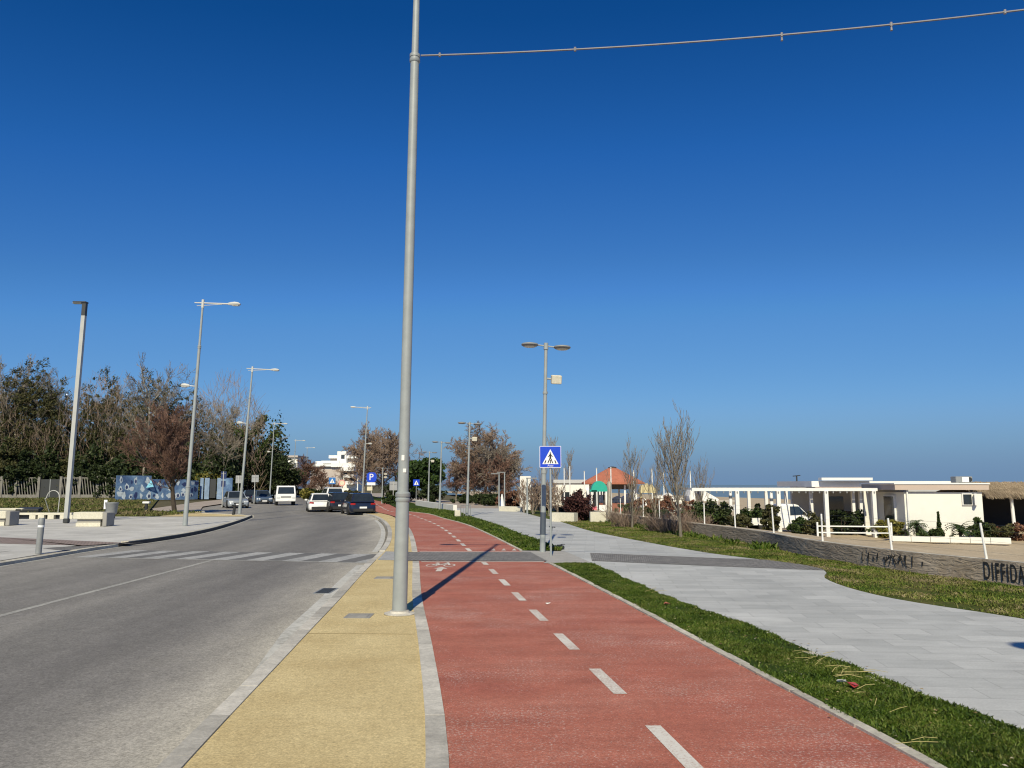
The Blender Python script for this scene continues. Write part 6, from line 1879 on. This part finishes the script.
# shrubs beyond the wall: (px, distance, top, width, leaves, label)
for i, (px, Y, top, w_, m_, lab) in enumerate((
    (642, 50, 497, 2.0, 'leaf_rust', 'rusty red shrub below the white swing frame'),
    (664, 50, 496, 2.0, 'leaf_rust', 'rusty red shrub left of the tallest poplar'),
    (627, 50, 503, 1.6, 'leaf_green', 'green shrub in front of the kiosk counter'),
    (650, 47, 507, 2.2, 'leaf_green', 'dark green shrub low behind the wall left of the tallest poplar'),
    (692, 48, 500, 2.0, 'leaf_rust', 'reddish shrub right of the tallest poplar'),
    (707, 41, 499, 2.2, 'leaf_green', 'green bush at the left end of the pergola'),
    (722, 41, 499, 1.5, 'leaf_dark', 'darkest round bush left of the first pergola post'),
    (703, 43, 509, 1.8, 'leaf_green', 'green bush close behind the wall right of the tallest poplar'),
    (718, 42, 511, 2.0, 'leaf_olive', 'olive bush close behind the wall left of the pergola'),
    (750, 44, 505, 1.6, 'leaf_green', 'green bush between the first pergola post and the second'),
    (762, 44.5, 503, 1.3, 'leaf_dark', 'dark bush left of the white pickup'),
    (772, 38.8, 503, 1.0, 'leaf_olive', 'tall olive shrub in front of the rear of the white pickup'),
    (741, 38.5, 514, 1.2, 'leaf_olive', 'low olive bush at the foot of the second pergola post'),
    (799, 38.6, 516, 1.1, 'leaf_green', 'green shrub in front of the nose of the white pickup'),
    (813, 38.4, 514, 1.0, 'leaf_olive', 'grey green shrub left of the corner pergola post'),
    (843, 41.5, 510, 1.6, 'leaf_dark', 'dark green bush behind the white railing'),
    (860, 42, 509, 1.6, 'leaf_green', 'green bush behind the white railing near its right end'),
    (884, 39.5, 517, .8, 'leaf_yellow', 'yellow green bush left of the tall window of the white building'),
    (898, 37.6, 520, .75, 'leaf_yellow', 'yellow green bush at the left corner of the white building'),
    (930, 37.4, 527, 1.3, 'leaf_green', 'low green bush at the foot of the sunlit white wall'),
    (992, 37.5, 521, 1.9, 'leaf_olive', 'olive hedge in front of the straw roofed hut'),
    (1016, 38, 522, 1.9, 'leaf_rust', 'brownish hedge in front of the straw roofed hut, at the right edge of the photo'),
    (981, 37.2, 518, .8, 'leaf_green', 'green bush at the right corner of the white building'))):
    x = xat(px, Y, -.6); zb = beachz(x, Y)
    shrub('shrub', 130 + i, H_at(px, top, Y, zb), w_, M[m_], lab, (x, Y, zb - .03), nl=2600, size=.075, nc=34)
# young palms and a conifer in front of the white building
def palm(px, Y, top, lab, sp=.75, n=22):
    x = xat(px, Y, -.6); zb = beachz(x, Y); h = H_at(px, top, Y, zb)
    t = thing('young_palm', lab, 'palm', (x, Y, zb))
    MB().lathe([(.07, 0), (.06, h * .3), (.06, h * .55), (.03, h * .62)], (0, 0, 0), 10).build('trunk', M['bark_dark'], t, True)
    V = []; F = []; rd = random.Random(px)
    for i in range(n):
        a = 6.28318 * i / n * 2.4; l = sp * rd.uniform(.7, 1.1); el = rd.uniform(.25, 1.4)
        d = N((math.cos(a), math.sin(a), 0)); prev = N((0, 0, h * rd.uniform(.28, .6))); side = N((-d.y, d.x, 0))
        K = 9
        for k in range(K):
            e = el - k * .22; nx_ = prev + (d * math.cos(e) + N((0, 0, math.sin(e)))) * l / K
            for s in (-1, 1):
                wv = l * .30 * (1 - abs(k - 3.5) / 6.5); b0_ = prev; tipv = prev + (nx_ - prev) * .8 + side * s * wv + N((0, 0, -.03))
                q = len(V); V += [tuple(b0_), tuple(b0_ + (nx_ - prev) * .95), tuple(tipv)]; F.append((q, q + 1, q + 2))
            prev = nx_
    link('fronds', fastmesh('fronds', np.array(V), np.array(F)), M['leaf_green'], t)
palm(918, 36.8, 512, 'young palm left of centre before the sunlit white wall', .60, 60)
palm(961, 36.3, 517, 'low spreading young palm below the small window of the white building', .85, 30)
palm(906, 37.0, 524, 'small drooping palm at the left corner of the white building', .5, 18)
x = xat(940, 36.9, -.6); zb = beachz(x, 36.9)
t = thing('young_conifer', 'young conical conifer between the two palms before the white wall', 'conifer', (x, 36.9, zb))
hh = H_at(940, 513, 36.9, zb)
V, F = tubes([((0, 0, 0), (0, 0, hh), .03, .006)], 6); link('trunk', fastmesh('trunk', V, F), M['bark_dark'], t)
zz = hh * rng.random(2600) ** 1.5; aa = rng.random(2600) * 6.28; rr_ = .33 * (1 - zz / hh) ** 1.7 * (.8 + .25 * np.sin(zz * 17)) * rng.random(2600) ** .5 + .012
V, F = leafquads(np.stack([np.cos(aa) * rr_, np.sin(aa) * rr_, zz + .05], 1), .05); link('foliage', fastmesh('foliage', V, F), M['leaf_green'], t)

# ------------------------------------------------------------------ light, sky, camera
tip = g(497, 544.5)
topw = big.matrix_world @ Vector((0, 0, LAMPH))
L = Vector((tip.x, tip.y, 0)) - topw
L.normalize()
sun = bpy.data.lights.new('sun', 'SUN'); sun.energy = 5.; sun.angle = R(.55); sun.color = (1., .905, .665)
so = bpy.data.objects.new('sun', sun); COL.objects.link(so)
so.rotation_euler = L.to_track_quat('-Z', 'Y').to_euler()
so.location = (0, -20, 40)
el = math.asin(-L.z); az = math.atan2(-L.x, -L.y)
world = bpy.data.worlds.new('World'); scene.world = world; world.use_nodes = True
nt = world.node_tree
bg = nt.nodes['Background']
sky = nt.nodes.new('ShaderNodeTexSky'); sky.sky_type = 'NISHITA'; sky.sun_disc = False
sky.sun_elevation = el; sky.sun_rotation = az
sky.altitude = 500; sky.air_density = 1.0; sky.dust_density = .5; sky.ozone_density = 10.
# the sky of a very clear winter day: deep blue above, a grey blue veil of sea haze on the horizon
def vm(op, a, k_):
    n_ = nt.nodes.new('ShaderNodeVectorMath'); n_.operation = op
    nt.links.new(a, n_.inputs[0]); n_.inputs['Scale'].default_value = k_
    return n_.outputs[0]
cv = nt.nodes.new('ShaderNodeRGBCurve')
for ch, P in enumerate((((0, 0), (.05, .004), (.071, .017), (.100, .044), (.122, .068), (.15, .098), (.284, .19), (.45, .27), (.7, .50), (1, 1)),
                        ((0, 0), (.119, .066), (.169, .122), (.24, .192), (.28, .24), (.31, .275), (.563, .42), (.8, .62), (1, 1)),
                        ((0, 0), (.295, .262), (.403, .425), (.55, .54), (.61, .62), (.92, .71), (1, 1)))):
    cc = cv.mapping.curves[ch]
    while len(cc.points) < len(P): cc.points.new(.5, .5)
    for p_, (x, y) in zip(cc.points, P): p_.location = (x, y); p_.handle_type = 'VECTOR'
cv.mapping.update()
nt.links.new(vm('SCALE', sky.outputs['Color'], .1), cv.inputs['Color'])
tc = nt.nodes.new('ShaderNodeTexCoord'); sx = nt.nodes.new('ShaderNodeSeparateXYZ'); nt.links.new(tc.outputs['Generated'], sx.inputs[0])
hz_n = nt.nodes.new('ShaderNodeMapRange'); hz_n.interpolation_type = 'SMOOTHERSTEP'
for q, v_ in ((1, -.02), (2, .125), (3, 1.), (4, 0.)): hz_n.inputs[q].default_value = v_
nt.links.new(sx.outputs[2], hz_n.inputs[0])
mxn = nt.nodes.new('ShaderNodeMix'); mxn.data_type = 'RGBA'
nt.links.new(hz_n.outputs[0], mxn.inputs[0]); nt.links.new(cv.outputs['Color'], mxn.inputs[6]); mxn.inputs[7].default_value = (.155, .265, .43, 1)
nt.links.new(vm('SCALE', mxn.outputs[2], 10.), bg.inputs['Color'])
bg.inputs['Strength'].default_value = .1
print('SUN el', math.degrees(el), 'az', math.degrees(az), 'lamp scale', k, 'cable end z', zend)

cam = bpy.data.cameras.new('camera'); co_ = bpy.data.objects.new('camera', cam); COL.objects.link(co_)
co_.location = (0, 0, CAMH); co_.rotation_euler = (R(90) + PITCH, 0, 0)
cam.sensor_width = 36; cam.lens = 36 * FPX / 1024; cam.clip_end = 20000; cam.clip_start = .1
scene.camera = co_
scene.view_settings.view_transform = 'Standard'; scene.view_settings.look = 'None'
scene.cycles.filter_width = 1.15
scene.view_settings.exposure = 0; scene.view_settings.gamma = 1
